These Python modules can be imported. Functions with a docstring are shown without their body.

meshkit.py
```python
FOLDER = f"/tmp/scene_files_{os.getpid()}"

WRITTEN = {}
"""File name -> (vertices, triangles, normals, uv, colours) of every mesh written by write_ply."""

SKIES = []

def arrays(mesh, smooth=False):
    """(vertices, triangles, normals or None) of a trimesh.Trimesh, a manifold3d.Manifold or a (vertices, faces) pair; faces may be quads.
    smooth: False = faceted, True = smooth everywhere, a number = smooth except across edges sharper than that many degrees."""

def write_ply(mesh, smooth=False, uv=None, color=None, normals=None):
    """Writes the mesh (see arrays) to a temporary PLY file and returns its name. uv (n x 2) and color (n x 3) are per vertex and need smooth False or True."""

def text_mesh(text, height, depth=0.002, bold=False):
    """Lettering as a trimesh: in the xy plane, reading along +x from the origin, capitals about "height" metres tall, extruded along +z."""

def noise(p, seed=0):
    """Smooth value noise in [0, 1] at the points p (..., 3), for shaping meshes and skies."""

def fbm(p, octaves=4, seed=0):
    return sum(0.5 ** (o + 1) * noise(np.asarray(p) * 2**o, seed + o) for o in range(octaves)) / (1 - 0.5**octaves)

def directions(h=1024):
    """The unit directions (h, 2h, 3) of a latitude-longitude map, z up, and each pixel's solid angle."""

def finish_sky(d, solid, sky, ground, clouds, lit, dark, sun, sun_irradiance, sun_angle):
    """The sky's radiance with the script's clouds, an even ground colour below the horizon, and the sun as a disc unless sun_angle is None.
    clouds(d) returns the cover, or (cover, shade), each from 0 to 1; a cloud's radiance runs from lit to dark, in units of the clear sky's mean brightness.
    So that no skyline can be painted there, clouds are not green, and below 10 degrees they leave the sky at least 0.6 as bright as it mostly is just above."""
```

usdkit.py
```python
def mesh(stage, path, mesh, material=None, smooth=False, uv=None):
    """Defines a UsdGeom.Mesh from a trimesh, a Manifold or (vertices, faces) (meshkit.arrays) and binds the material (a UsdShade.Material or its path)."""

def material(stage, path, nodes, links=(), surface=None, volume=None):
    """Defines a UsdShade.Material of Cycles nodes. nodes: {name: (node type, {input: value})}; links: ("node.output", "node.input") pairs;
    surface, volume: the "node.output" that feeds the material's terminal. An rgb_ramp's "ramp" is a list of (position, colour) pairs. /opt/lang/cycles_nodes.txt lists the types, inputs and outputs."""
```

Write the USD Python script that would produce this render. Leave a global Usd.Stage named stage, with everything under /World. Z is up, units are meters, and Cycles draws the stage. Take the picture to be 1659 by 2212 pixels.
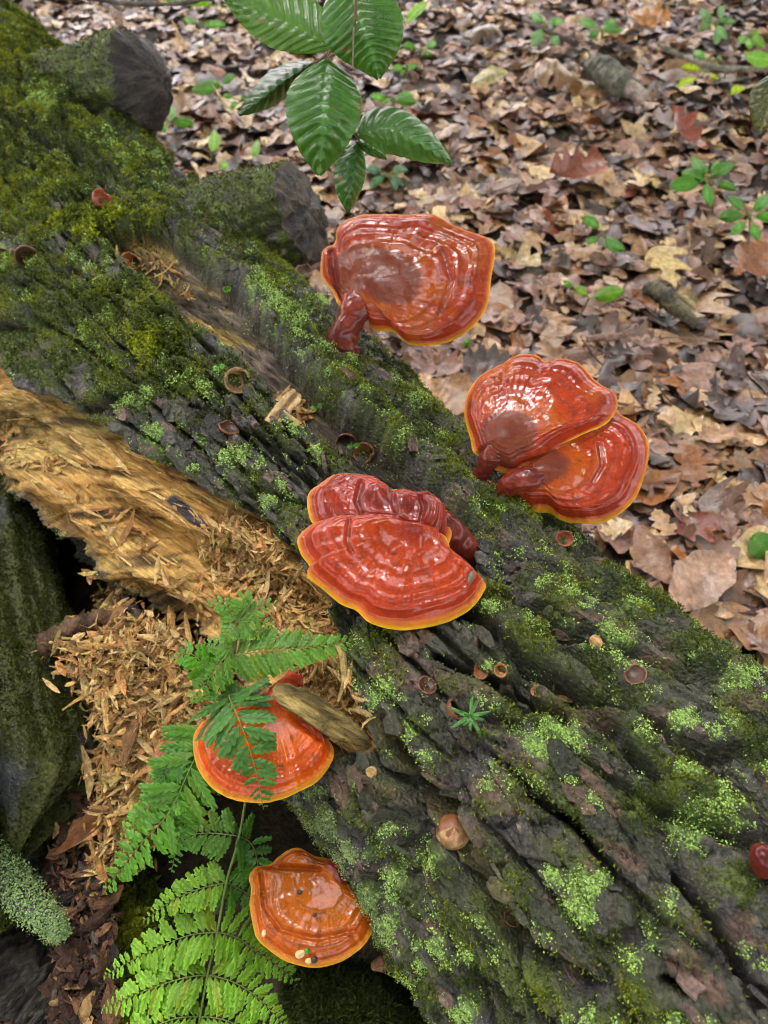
import math, numpy as np, usdkit
from pxr import Usd, UsdGeom, UsdLux, UsdShade, Gf, Sdf, Vt
from meshkit import noise, fbm
from scipy.spatial import cKDTree

stage = Usd.Stage.CreateInMemory()
UsdGeom.SetStageUpAxis(stage, 'Z'); UsdGeom.SetStageMetersPerUnit(stage, 1.0)
UsdGeom.Xform.Define(stage, '/World'); UsdGeom.Scope.Define(stage, '/World/Looks')
rng = np.random.default_rng(7)

# ------------------------------------------------------------------ camera, sky, sun
TX, TY, EYE, PITCH = 0.54, 0.72, np.array([0, 0, 1.0]), math.radians(52)
FWD = np.array([0, math.cos(PITCH), -math.sin(PITCH)]); UPV = np.array([0, math.sin(PITCH), math.cos(PITCH)]); RIGHT = np.array([1.0, 0, 0])
cam = UsdGeom.Camera.Define(stage, '/World/camera')
cam.CreateFocalLengthAttr(6.3); cam.CreateHorizontalApertureAttr(2 * TX * 6.3); cam.CreateVerticalApertureAttr(2 * TY * 6.3)
cam.CreateFStopAttr(1.65); cam.CreateFocusDistanceAttr(0.66); cam.CreateClippingRangeAttr(Gf.Vec2f(0.02, 1000))
cam.CreateExposureAttr(3.35)
M = np.eye(4); M[0, :3], M[1, :3], M[2, :3], M[3, :3] = RIGHT, UPV, -FWD, EYE
cam.AddTransformOp().Set(Gf.Matrix4d(*M.ravel().tolist()))
SUN = np.array([-0.25, 0.42, 0.87]); SUN /= np.linalg.norm(SUN)
dome = UsdLux.DomeLight.Define(stage, '/World/sky')
dome.GetPrim().SetCustomDataByKey('kind', 'structure')
skym = usdkit.material(stage, '/World/Looks/overcast_sky', {
    "sky": ("sky_texture", {"sky_type": "single_scattering", "sun_disc": False, "sun_elevation": float(math.asin(SUN[2])), "sun_rotation": float(math.atan2(SUN[0], SUN[1])), "aerosol_density": 3.0}),
    "bw": ("rgb_to_bw", {}),
    "white": ("mix_color", {"blend_type": "multiply", "fac": 1.0, "b": (1.07, 0.98, 1.0)}),
    "tc": ("texture_coordinate", {}), "n": ("noise_texture", {"scale": 2.6, "detail": 4.0, "roughness": 0.55}),
    "cl": ("rgb_ramp", {"ramp": [(0.35, (0.55, 0.55, 0.56)), (0.6, (1.25, 1.25, 1.25))]}),
    "cloud": ("mix_color", {"blend_type": "multiply", "fac": 1.0}),
    "mx": ("mix_color", {"fac": 0.9}),
    "bg": ("background_shader", {"strength": 0.14})},
    [("sky.color", "bw.color"), ("bw.val", "white.a"), ("tc.generated", "n.vector"), ("n.fac", "cl.fac"), ("white.result", "cloud.a"), ("cl.color", "cloud.b"),
     ("sky.color", "mx.a"), ("cloud.result", "mx.b"), ("mx.result", "bg.color")], surface="bg.background")
UsdShade.MaterialBindingAPI.Apply(dome.GetPrim()).Bind(skym)
sun = UsdLux.DistantLight.Define(stage, '/World/sun')
sun.CreateIntensityAttr(0.22); sun.CreateAngleAttr(45.0); sun.CreateColorAttr(Gf.Vec3f(1, 0.98, 0.95)); sun.CreateNormalizeAttr(True)
zx = np.cross([0, 1, 0], SUN); zx /= np.linalg.norm(zx); zy = np.cross(SUN, zx)
Ms = np.eye(4); Ms[0, :3], Ms[1, :3], Ms[2, :3] = zx, zy, SUN
sun.AddTransformOp().Set(Gf.Matrix4d(*Ms.ravel().tolist()))

# ------------------------------------------------------------------ helpers
def unit(v): v = np.asarray(v, float); return v / (np.linalg.norm(v, axis=-1, keepdims=True) + 1e-12)
def ray(x, y):                     # picture coordinates (0..1659, 0..2212) -> direction with unit depth
    x = np.asarray(x, float); y = np.asarray(y, float)
    return ((x - 829.5) / 829.5 * TX)[..., None] * RIGHT + ((1106 - y) / 1106 * TY)[..., None] * UPV + FWD
def at(x, y, d): return EYE + ray(x, y) * np.asarray(d, float)[..., None]
def at_z(x, y, z):
    r = ray(x, y); return EYE + r * ((np.asarray(z) - EYE[2]) / r[..., 2])[..., None]
def proj(p):
    q = np.asarray(p) - EYE; d = np.maximum(q @ FWD, 1e-4)
    return (q @ RIGHT) / d / TX * 829.5 + 829.5, 1106 - (q @ UPV) / d / TY * 1106, d
PXM = 2 * TX / 1659                 # metres per picture unit at unit depth
def ss(a, b, x):
    t = np.clip((np.asarray(x, float) - a) / (b - a), 0, 1); return t * t * (3 - 2 * t)
def n3(p, sc, seed=0, oc=3): return fbm(np.asarray(p, float) * sc, oc, seed) * 2 - 1
def lerp(a, b, t): t = np.asarray(t, float)[..., None]; return np.asarray(a) * (1 - t) + np.asarray(b) * t
def poly_sd(X, Y, poly):            # signed distance to a polygon, positive inside
    P = np.asarray(poly, float); Q = np.roll(P, -1, 0); best = np.full(X.shape, 1e18); ins = np.zeros(X.shape, bool)
    for (x0, y0), (x1, y1) in zip(P, Q):
        dx, dy = x1 - x0, y1 - y0; t = np.clip(((X - x0) * dx + (Y - y0) * dy) / (dx * dx + dy * dy + 1e-9), 0, 1)
        best = np.minimum(best, (X - x0 - t * dx) ** 2 + (Y - y0 - t * dy) ** 2)
        c = (y0 > Y) != (y1 > Y); ins ^= c & (X < (x1 - x0) * (Y - y0) / ((y1 - y0) if y1 != y0 else 1e-9) + x0)
    return np.where(ins, 1, -1) * np.sqrt(best)
def line_d(X, Y, pts):              # distance to a polyline whose points carry a half width: (distance / half width), position along
    best = np.full(X.shape, 1e9); along = np.zeros(X.shape); n = len(pts) - 1
    for k in range(n):
        (x0, y0, w0), (x1, y1, w1) = pts[k], pts[k + 1]
        dx, dy = x1 - x0, y1 - y0; t = np.clip(((X - x0) * dx + (Y - y0) * dy) / (dx * dx + dy * dy + 1e-9), 0, 1)
        d = np.hypot(X - x0 - t * dx, Y - y0 - t * dy) / (w0 + (w1 - w0) * t)
        m = d < best; best = np.where(m, d, best); along = np.where(m, (k + t) / n, along)
    return best, along
def spline(pts, n, closed=False):
    from scipy.interpolate import CubicSpline
    P = np.asarray(pts, float)
    if closed: P = np.vstack([P, P[:1]])
    L = np.concatenate([[0], np.cumsum(np.sqrt(np.linalg.norm(np.diff(P[:, :2], axis=0), axis=1)) + 1e-9)])
    u = np.linspace(0, L[-1], n, endpoint=not closed)
    return CubicSpline(L, P, bc_type='periodic' if closed else 'natural')(u)

_used = {}
def numbered(path):
    k = _used.get(path, 0); _used[path] = k + 1
    return path if k == 0 else f"{path}_{k:03d}"
def vnormals(v, f):
    n = np.zeros_like(v); c = np.cross(v[f[:, 1]] - v[f[:, 0]], v[f[:, 2]] - v[f[:, 0]])
    for k in range(3):
        for a in range(3): n[:, a] += np.bincount(f[:, k], c[:, a], len(v))
    return unit(n)
def tris(f):
    f = np.asarray(f, int)
    return np.vstack([f[:, [0, 1, 2]], f[:, [0, 2, 3]]]) if f.shape[1] == 4 else f
def obj(name, v, f, mat, parent=None, col=None, gloss=None, smooth=True, normals=None, tag_=None):
    v = np.asarray(v, float); f = tris(f)
    base = str(parent.GetPath()) if parent is not None else '/World'
    path = numbered(f"{base}/{name}")
    m = UsdGeom.Mesh.Define(stage, path)
    m.CreatePointsAttr(Vt.Vec3fArray.FromNumpy(np.ascontiguousarray(v, np.float32)))
    m.CreateFaceVertexCountsAttr(Vt.IntArray.FromNumpy(np.full(len(f), 3, np.int32)))
    m.CreateFaceVertexIndicesAttr(Vt.IntArray.FromNumpy(np.ascontiguousarray(f, np.int32).ravel()))
    m.CreateSubdivisionSchemeAttr('none')
    if smooth or normals is not None:
        m.CreateNormalsAttr(Vt.Vec3fArray.FromNumpy(np.ascontiguousarray(vnormals(v, f) if normals is None else normals, np.float32))); m.SetNormalsInterpolation('vertex')
    pv = UsdGeom.PrimvarsAPI(m)
    if col is not None:
        c = np.broadcast_to(np.asarray(col, float), (len(v), 3))
        pv.CreatePrimvar('col', Sdf.ValueTypeNames.Color3fArray, 'vertex').Set(Vt.Vec3fArray.FromNumpy(np.ascontiguousarray(np.clip(c, 0.0005, 0.95), np.float32)))
    if gloss is not None:
        g = np.broadcast_to(np.asarray(gloss, float), (len(v), 3)) if np.ndim(gloss) != 1 else np.repeat(np.asarray(gloss)[:, None], 3, 1)
        pv.CreatePrimvar('rgh', Sdf.ValueTypeNames.Color3fArray, 'vertex').Set(Vt.Vec3fArray.FromNumpy(np.ascontiguousarray(g, np.float32)))
    if mat is not None: UsdShade.MaterialBindingAPI.Apply(m.GetPrim()).Bind(mat)
    return m.GetPrim()
def tag(p, label=None, cat=None, group=None, kind=None):
    for k, x in (('label', label), ('category', cat), ('group', group), ('kind', kind)):
        if x: p.SetCustomDataByKey(k, x)
    return p
def thing(name, label, cat, loc=(0, 0, 0), group=None):
    x = UsdGeom.Xform.Define(stage, numbered('/World/' + name)); x.AddTranslateOp().Set(Gf.Vec3d(*map(float, loc)))
    return tag(x.GetPrim(), label, cat, group)
def grid_faces(n, m, wrap=False):
    i, j = np.meshgrid(np.arange(n - 1), np.arange(m if wrap else m - 1), indexing='ij'); k = (j + 1) % m
    return np.stack([i * m + j, i * m + k, (i + 1) * m + k, (i + 1) * m + j], -1).reshape(-1, 4)
class MB:                           # collects pieces into one mesh
    def __init__(s): s.v, s.f, s.c, s.n = [], [], [], 0
    def add(s, v, f, c):
        v = np.asarray(v, float); s.v.append(v); s.f.append(tris(f) + s.n); s.c.append(np.broadcast_to(np.asarray(c, float), (len(v), 3))); s.n += len(v)
    def build(s, name, mat, parent=None, smooth=True): return obj(name, np.vstack(s.v), np.vstack(s.f), mat, parent, col=np.vstack(s.c), smooth=smooth)
def tube(pts, rad, sides=8, jitter=0.0, seed=0, squash=None):
    p = np.asarray(pts, float); t = unit(np.gradient(p, axis=0)); ref = np.array([0.13, 0.21, 0.97])
    a = unit(np.cross(t, ref)); b = np.cross(t, a); th = np.arange(sides) * 2 * np.pi / sides
    r = np.broadcast_to(rad, (len(p),)).astype(float)
    rr = r[:, None] * np.ones((1, sides))
    if jitter: rr = rr * (1 + jitter * n3(np.stack([np.repeat(np.arange(len(p))[:, None] * .5, sides, 1), np.cos(th)[None] * np.ones((len(p), 1)) * 1.3, np.sin(th)[None] * np.ones((len(p), 1)) * 1.3], -1), 1.0, seed))
    v = p[:, None] + rr[..., None] * (np.cos(th)[None, :, None] * a[:, None] + np.sin(th)[None, :, None] * b[:, None])
    V = np.vstack([v.reshape(-1, 3), p[:1] - t[:1] * r[0] * .3, p[-1:] + t[-1:] * r[-1] * .3]); n = len(p)
    F = tris(grid_faces(n, sides, True)); k = np.arange(sides)
    F = np.vstack([F, np.stack([np.full(sides, n * sides), (k + 1) % sides, k], -1), np.stack([np.full(sides, n * sides + 1), (n - 1) * sides + k, (n - 1) * sides + (k + 1) % sides], -1)])
    return V, F

def mat_v(name, rough=0.5, spec=0.5, coat=0.0, coat_rough=0.1, var=0.25, vscale=60.0, bump=0.3, bscale=300.0, bdist=0.002, transl=0.0, sss=0.0, use_rgh=False):
    """Colour from the mesh's own pigment attribute, broken up by fine grain; bump; optional coat and translucency."""
    nd = {"a": ("attribute", {"attribute": "col"}), "g": ("geometry", {}),
          "n": ("noise_texture", {"scale": vscale, "detail": 4.0, "roughness": 0.6}), "r": ("map_range", {"from_min": 0.3, "from_max": 0.7, "to_min": 1 - var, "to_max": 1 + var}),
          "m": ("vector_math", {"math_type": "scale"}),
          "b": ("noise_texture", {"scale": bscale, "detail": 3.0}), "bp": ("bump", {"strength": bump, "distance": bdist}),
          "p": ("principled_bsdf", {"roughness": rough, "specular_ior_level": spec, "coat_weight": coat, "coat_roughness": coat_rough, "coat_ior": 1.5})}
    ln = [("g.position", "n.vector"), ("n.fac", "r.value"), ("a.color", "m.vector1"), ("r.result", "m.scale"), ("m.vector", "p.base_color"), ("g.position", "b.vector"), ("b.fac", "bp.height"), ("bp.normal", "p.normal")]
    if coat: ln.append(("bp.normal", "p.coat_normal"))
    if sss: nd["p"][1].update({"subsurface_weight": sss, "subsurface_scale": 0.003})
    if use_rgh:
        nd["q"] = ("attribute", {"attribute": "rgh"}); nd["qs"] = ("separate_color", {}); ln += [("q.color", "qs.color"), ("qs.r", "p.coat_roughness"), ("qs.g", "p.coat_weight")]
    out = "p.BSDF"
    if transl:
        nd["t"] = ("translucent_bsdf", {}); nd["tm"] = ("vector_math", {"math_type": "multiply", "vector2": (1.3, 1.25, 0.6)}); nd["mx"] = ("mix_closure", {"fac": transl})
        ln += [("m.vector", "tm.vector1"), ("tm.vector", "t.color"), ("p.BSDF", "mx.closure1"), ("t.BSDF", "mx.closure2")]; out = "mx.closure"
    return usdkit.material(stage, '/World/Looks/' + name, nd, ln, surface=out)
def mat_c(name, color, **kw):
    """Same with one plain colour, varied by grain."""
    k = dict(rough=0.5, spec=0.5, var=0.3, vscale=200.0, transl=0.0); k.update(kw)
    nd = {"g": ("geometry", {}), "n": ("noise_texture", {"scale": k['vscale'], "detail": 3.0}), "r": ("map_range", {"from_min": 0.3, "from_max": 0.7, "to_min": 1 - k['var'], "to_max": 1 + k['var']}),
          "m": ("vector_math", {"math_type": "scale", "vector1": color}), "p": ("principled_bsdf", {"roughness": k['rough'], "specular_ior_level": k['spec']})}
    ln = [("g.position", "n.vector"), ("n.fac", "r.value"), ("r.result", "m.scale"), ("m.vector", "p.base_color")]; out = "p.BSDF"
    if k['transl']:
        nd["t"] = ("translucent_bsdf", {}); nd["mx"] = ("mix_closure", {"fac": k['transl']}); ln += [("m.vector", "t.color"), ("p.BSDF", "mx.closure1"), ("t.BSDF", "mx.closure2")]; out = "mx.closure"
    return usdkit.material(stage, '/World/Looks/' + name, nd, ln, surface=out)

def mat_bark(name, rough):
    """Pigment attribute times crusty grain; relief from three grains."""
    nd = {"a": ("attribute", {"attribute": "col"}), "g": ("geometry", {}), "n": ("noise_texture", {"scale": 170.0, "detail": 6.0, "roughness": 0.7}), "r": ("map_range", {"from_min": 0.32, "from_max": 0.68, "to_min": 0.45, "to_max": 1.65}),
          "n2": ("noise_texture", {"scale": 38.0, "detail": 3.0}), "r2": ("map_range", {"from_min": 0.3, "from_max": 0.7, "to_min": 0.75, "to_max": 1.25}), "rr": ("math", {"math_type": "multiply"}), "m": ("vector_math", {"math_type": "scale"}),
          "v": ("voronoi_texture", {"feature": "f1", "scale": 260.0}), "vd": ("math", {"math_type": "multiply", "value2": 0.6}), "s1": ("math", {"math_type": "multiply_add", "value2": 1.0}),
          "bp": ("bump", {"strength": 0.9, "distance": 0.0034}), "rg": ("map_range", {"from_min": 0.3, "from_max": 0.7, "to_min": rough - .14, "to_max": rough + .2}), "p": ("principled_bsdf", {"specular_ior_level": 0.5})}
    ln = [("g.position", "n.vector"), ("g.position", "n2.vector"), ("g.position", "v.vector"), ("n.fac", "r.value"), ("n2.fac", "r2.value"), ("r.result", "rr.value1"), ("r2.result", "rr.value2"), ("a.color", "m.vector1"), ("rr.value", "m.scale"), ("m.vector", "p.base_color"),
          ("v.distance", "vd.value1"), ("n.fac", "s1.value1"), ("vd.value", "s1.value3"), ("s1.value", "bp.height"), ("bp.normal", "p.normal"), ("n2.fac", "rg.value"), ("rg.result", "p.roughness")]
    return usdkit.material(stage, '/World/Looks/' + name, nd, ln, surface="p.BSDF")
def mat_fibre(name, dirv, lo=.45, hi=1.5, along=9.0, across=260.0):
    """Wood whose fibres run along the direction DIRV: streaked pigment and relief."""
    f_ = unit(dirv); g_ = unit(np.cross(f_, [.3, -.2, .93])); h_ = np.cross(f_, g_)
    nd = {"a": ("attribute", {"attribute": "col"}), "g": ("geometry", {}), "d0": ("vector_math", {"math_type": "dot_product", "vector2": f_}), "d1": ("vector_math", {"math_type": "dot_product", "vector2": g_}), "d2": ("vector_math", {"math_type": "dot_product", "vector2": h_}), "vr": ("combine_xyz", {}), "mp": ("mapping", {"mapping_type": "point", "scale": (along, across, across)}), "mp2": ("mapping", {"mapping_type": "point", "scale": (along * 2.2, across * .28, across * .28)}),
          "n": ("noise_texture", {"scale": 1.0, "detail": 4.0, "roughness": 0.65}), "n2": ("noise_texture", {"scale": 1.0, "detail": 3.0, "roughness": 0.6}), "r": ("map_range", {"from_min": 0.32, "from_max": 0.68, "to_min": lo, "to_max": hi}), "r2": ("map_range", {"from_min": 0.34, "from_max": 0.62, "to_min": .5, "to_max": 1.15}),
          "rr": ("math", {"math_type": "multiply"}), "m": ("vector_math", {"math_type": "scale"}), "s1": ("math", {"math_type": "add"}), "bp": ("bump", {"strength": 1.0, "distance": 0.004}), "p": ("principled_bsdf", {"roughness": 0.72, "specular_ior_level": 0.25})}
    ln = [("g.position", "d0.vector1"), ("g.position", "d1.vector1"), ("g.position", "d2.vector1"), ("d0.value", "vr.x"), ("d1.value", "vr.y"), ("d2.value", "vr.z"), ("vr.vector", "mp.vector"), ("vr.vector", "mp2.vector"), ("mp.vector", "n.vector"), ("mp2.vector", "n2.vector"), ("n.fac", "r.value"), ("n2.fac", "r2.value"), ("r.result", "rr.value1"), ("r2.result", "rr.value2"), ("a.color", "m.vector1"), ("rr.value", "m.scale"), ("m.vector", "p.base_color"),
          ("n.fac", "s1.value1"), ("n2.fac", "s1.value2"), ("s1.value", "bp.height"), ("bp.normal", "p.normal")]
    return usdkit.material(stage, '/World/Looks/' + name, nd, ln, surface="p.BSDF")
BARK = mat_bark('wet_bark', 0.46)
WOOD = mat_v('rotten_wood', 0.7, 0.25, var=0.4, vscale=150, bump=0.8, bscale=350, bdist=0.003)
FIB = at(np.array(455.), np.array(1330.), np.array(.80)) - at(np.array(0.), np.array(985.), np.array(.93))
SPLIT = mat_fibre('split_wood_fibre', FIB, .5, 1.45)
CLEFTW = mat_fibre('cleft_wood_fibre', at(np.array(640.), np.array(850.), np.array(.80)) - at(np.array(290.), np.array(560.), np.array(.98)), .4, 1.5, 9., 220.)
SLABW = mat_fibre('slab_fibre', [.87, -.40, -.25], .5, 1.45, 14.0, 300.0)
STUBW = mat_fibre('stub_wood_fibre', [.94, .30, .1], .5, 1.5, 8.0, 180.0)
CAP = mat_v('varnished_cap', 0.5, 0.04, coat=1.0, coat_rough=0.1, var=0.22, vscale=420, bump=0.16, bscale=210, bdist=0.002, use_rgh=True)
MARGIN = mat_v('cap_margin', 0.45, 0.4, var=0.08, vscale=200, bump=0.1, bscale=500)
PORES = mat_v('pore_surface', 0.8, 0.2, var=0.08, vscale=200, bump=0.1, bscale=2000)
LITTER = mat_v('wet_dead_leaf', 0.34, 0.5, coat=0.65, coat_rough=0.16, var=0.4, vscale=110, bump=0.5, bscale=260, bdist=0.002)
GREEN = mat_v('wet_green_leaf', 0.28, 0.5, coat=0.6, coat_rough=0.09, var=0.2, vscale=160, bump=0.35, bscale=420, bdist=0.0012, transl=0.34)
WEED = mat_v('seedling_leaf', 0.48, 0.4, var=0.2, vscale=160, bump=0.3, bscale=400, bdist=0.001, transl=0.35)
FERN = mat_v('fern_green', 0.4, 0.45, var=0.14, vscale=260, bump=0.2, bscale=700, bdist=0.001, transl=0.32)
STEM = mat_v('plant_stem', 0.5, 0.4, var=0.2, vscale=200)
SOIL = mat_v('dark_soil', 0.7, 0.3, var=0.5, vscale=60, bump=0.8, bscale=150, bdist=0.006)
SHELL = mat_v('nut_shell', 0.35, 0.5, var=0.25, vscale=250, bump=0.3, bscale=600, bdist=0.001)
# ------------------------------------------------------------------ the fallen trunk
AX = unit([-.587, .809, 0]); E1 = np.array([.809, .587, 0]); E2 = np.array([0, 0, 1.0])
A0 = np.array([0, 0, .199]) + .282 * E1
RB = .221
def log_R(s, ph):
    r = RB + .045 * ss(.3, -.25, s) * np.exp(-((ph - .75) / .8) ** 2)
    r = r + .125 * ss(.40, .82, s) * np.exp(-((ph + 1.45) / .62) ** 2)
    r = r + .03 * ss(1.2, 2.0, s)
    return r + .008 * np.sin(s * 5.1 + 1) * np.cos(ph * 2 + s * 3)
def log_pt(s, ph, r): return A0 + np.asarray(s)[..., None] * AX + (np.asarray(r) * np.cos(ph))[..., None] * E2 + (np.asarray(r) * np.sin(ph))[..., None] * E1
def log_coords(p):
    q = p - A0; s = q @ AX; a = q @ E1; b = q @ E2; return s, np.arctan2(a, b), np.hypot(a, b)
def log_hit(x, y, extra=0.0):       # depth at which the line of sight through (x, y) meets the trunk; nan where it misses
    r = ray(x, y); t = np.full(r.shape[:-1], .25); hit = np.full(t.shape, np.nan)
    for _ in range(900):
        s, ph, d = log_coords(EYE + r * t[..., None]); f = d - log_R(s, ph) - extra
        new = np.isnan(hit) & (f < .0006); hit = np.where(new, t, hit); t = t + np.clip(f * .45, .0006, .05)
        if not np.isnan(hit).any() or t.min() > 4: break
    return hit

WOODP = [(-60, 730), (0, 768), (50, 843), (135, 858), (165, 898), (280, 938), (300, 978), (400, 1033), (480, 1083), (575, 1136), (635, 1201), (690, 1266), (720, 1346), (745, 1430), (785, 1500), (830, 1620),
         (700, 1640), (560, 1500), (460, 1370), (350, 1330), (250, 1260), (130, 1156), (75, 1106), (0, 1045), (-60, 1000)]
CLEFT = [(235, 500, 16), (300, 535, 46), (370, 585, 58), (440, 640, 62), (520, 705, 56), (575, 775, 46), (640, 850, 46), (700, 900, 50), (760, 945, 40), (830, 1005, 44), (920, 1080, 40), (985, 1160, 40), (1010, 1240, 26)]
GROOVES = [[(0, 250, 15), (130, 330, 15), (260, 400, 18)], [(110, 170, 12), (260, 300, 12), (395, 382, 12)],
           [(990, 1300, 22), (1100, 1400, 14), (1210, 1490, 24), (1330, 1600, 26), (1420, 1690, 16)], [(1390, 1560, 10), (1500, 1660, 12), (1600, 1740, 12)],
           [(1450, 1890, 10), (1540, 2000, 13), (1600, 2090, 17), (1640, 2180, 15)], [(1140, 1730, 8), (1240, 1780, 9), (1330, 1900, 11)], [(1440, 2110, 9), (1480, 2140, 12)],
           [(1050, 1290, 10), (1190, 1330, 8), (1330, 1400, 9), (1470, 1470, 9)], [(440, 900, 9), (560, 950, 10), (640, 1020, 12), (700, 1080, 10)], [(650, 960, 7), (700, 1030, 12), (760, 1090, 10)],
           [(180, 900, 8), (260, 860, 12), (330, 830, 8)], [(830, 1560, 20), (900, 1660, 26), (980, 1790, 34), (1070, 1930, 30), (1120, 2010, 26)], [(1040, 1000, 8), (1150, 1130, 8), (1260, 1260, 7), (1400, 1380, 7)],
           [(560, 940, 6), (620, 980, 8), (700, 1020, 6)], [(940, 1420, 10), (1040, 1470, 10), (1100, 1480, 8), (1230, 1560, 12)]]
BARE = [(1000, 1790, 40), (1320, 1690, 30)]
PINKS = [(1285, 1480, 30, 12), (1270, 1690, 60, 20), (1240, 1720, 50, 20), (1110, 1590, 40, 16), (1320, 1740, 60, 18), (1075, 1700, 22, 30), (1090, 1630, 30, 14), (1480, 2080, 60, 40), (1530, 2130, 60, 30), (1490, 2010, 24, 50),
         (1590, 1990, 40, 30), (1560, 1820, 40, 22), (1180, 1280, 28, 14), (1330, 1380, 36, 12), (1570, 1460, 60, 16), (1230, 1335, 40, 12), (1500, 1980, 40, 14), (760, 1730, 26, 40), (30, 700, 26, 40), (50, 555, 30, 20),
         (930, 2110, 40, 20), (1060, 2160, 40, 20), (1330, 2120, 24, 40), (1640, 1700, 40, 14), (1080, 1050, 40, 12), (505, 970, 30, 12)]

sg = np.concatenate([np.linspace(-.55, -.26, 24)[:-1], np.arange(-.26, .9, .0019), .9 + np.cumsum(np.linspace(.0019, .013, 235))])
sg = sg[sg < 3.6]
pg = np.concatenate([np.linspace(-math.pi, math.radians(-118), 18)[:-1], np.linspace(math.radians(-118), math.radians(78), 470), np.linspace(math.radians(78), math.pi, 24)[1:]])
S, PH = np.meshgrid(sg, pg, indexing='ij')
R0 = log_R(S, PH); B0 = log_pt(S, PH, R0)
gx, gy, gd = proj(B0)
nb = np.cos(PH)[..., None] * E2 + np.sin(PH)[..., None] * E1
FACE = ((EYE - B0) * nb).sum(-1) / np.linalg.norm(EYE - B0, axis=-1)
VIS = (FACE > -.12) & (gd > .2)
jx = gx + 26 * n3(B0, 28, 3, 4); jy = gy + 26 * n3(B0, 28, 4, 4)
sdw = np.where(VIS & (S > .05), poly_sd(jx, jy, WOODP), -400.)
WOODM = ss(-5, 5, sdw)
clef, calong = line_d(gx + 20 * n3(B0, 14, 5, 3) + 10 * n3(B0, 60, 7, 2), gy + 20 * n3(B0, 14, 6, 3) + 10 * n3(B0, 60, 8, 2), CLEFT)
CLEFM = np.where(VIS, ss(1.12, .9, clef), 0)
GRO = np.zeros(S.shape)
for k, g_ in enumerate(GROOVES):
    d_, _ = line_d(gx + 16 * n3(B0, 34, 20 + k, 3), gy + 16 * n3(B0, 34, 50 + k, 3), g_)
    GRO = np.maximum(GRO, np.where(VIS, ss(1.15, .35, d_), 0))
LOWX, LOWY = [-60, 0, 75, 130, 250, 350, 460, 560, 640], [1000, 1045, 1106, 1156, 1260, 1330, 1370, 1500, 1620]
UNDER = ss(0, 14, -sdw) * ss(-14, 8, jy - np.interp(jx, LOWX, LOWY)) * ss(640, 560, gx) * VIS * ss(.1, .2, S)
UNDER = np.maximum(UNDER, ss(-1.62, -1.9, PH) * ss(.4, .5, S))

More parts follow.
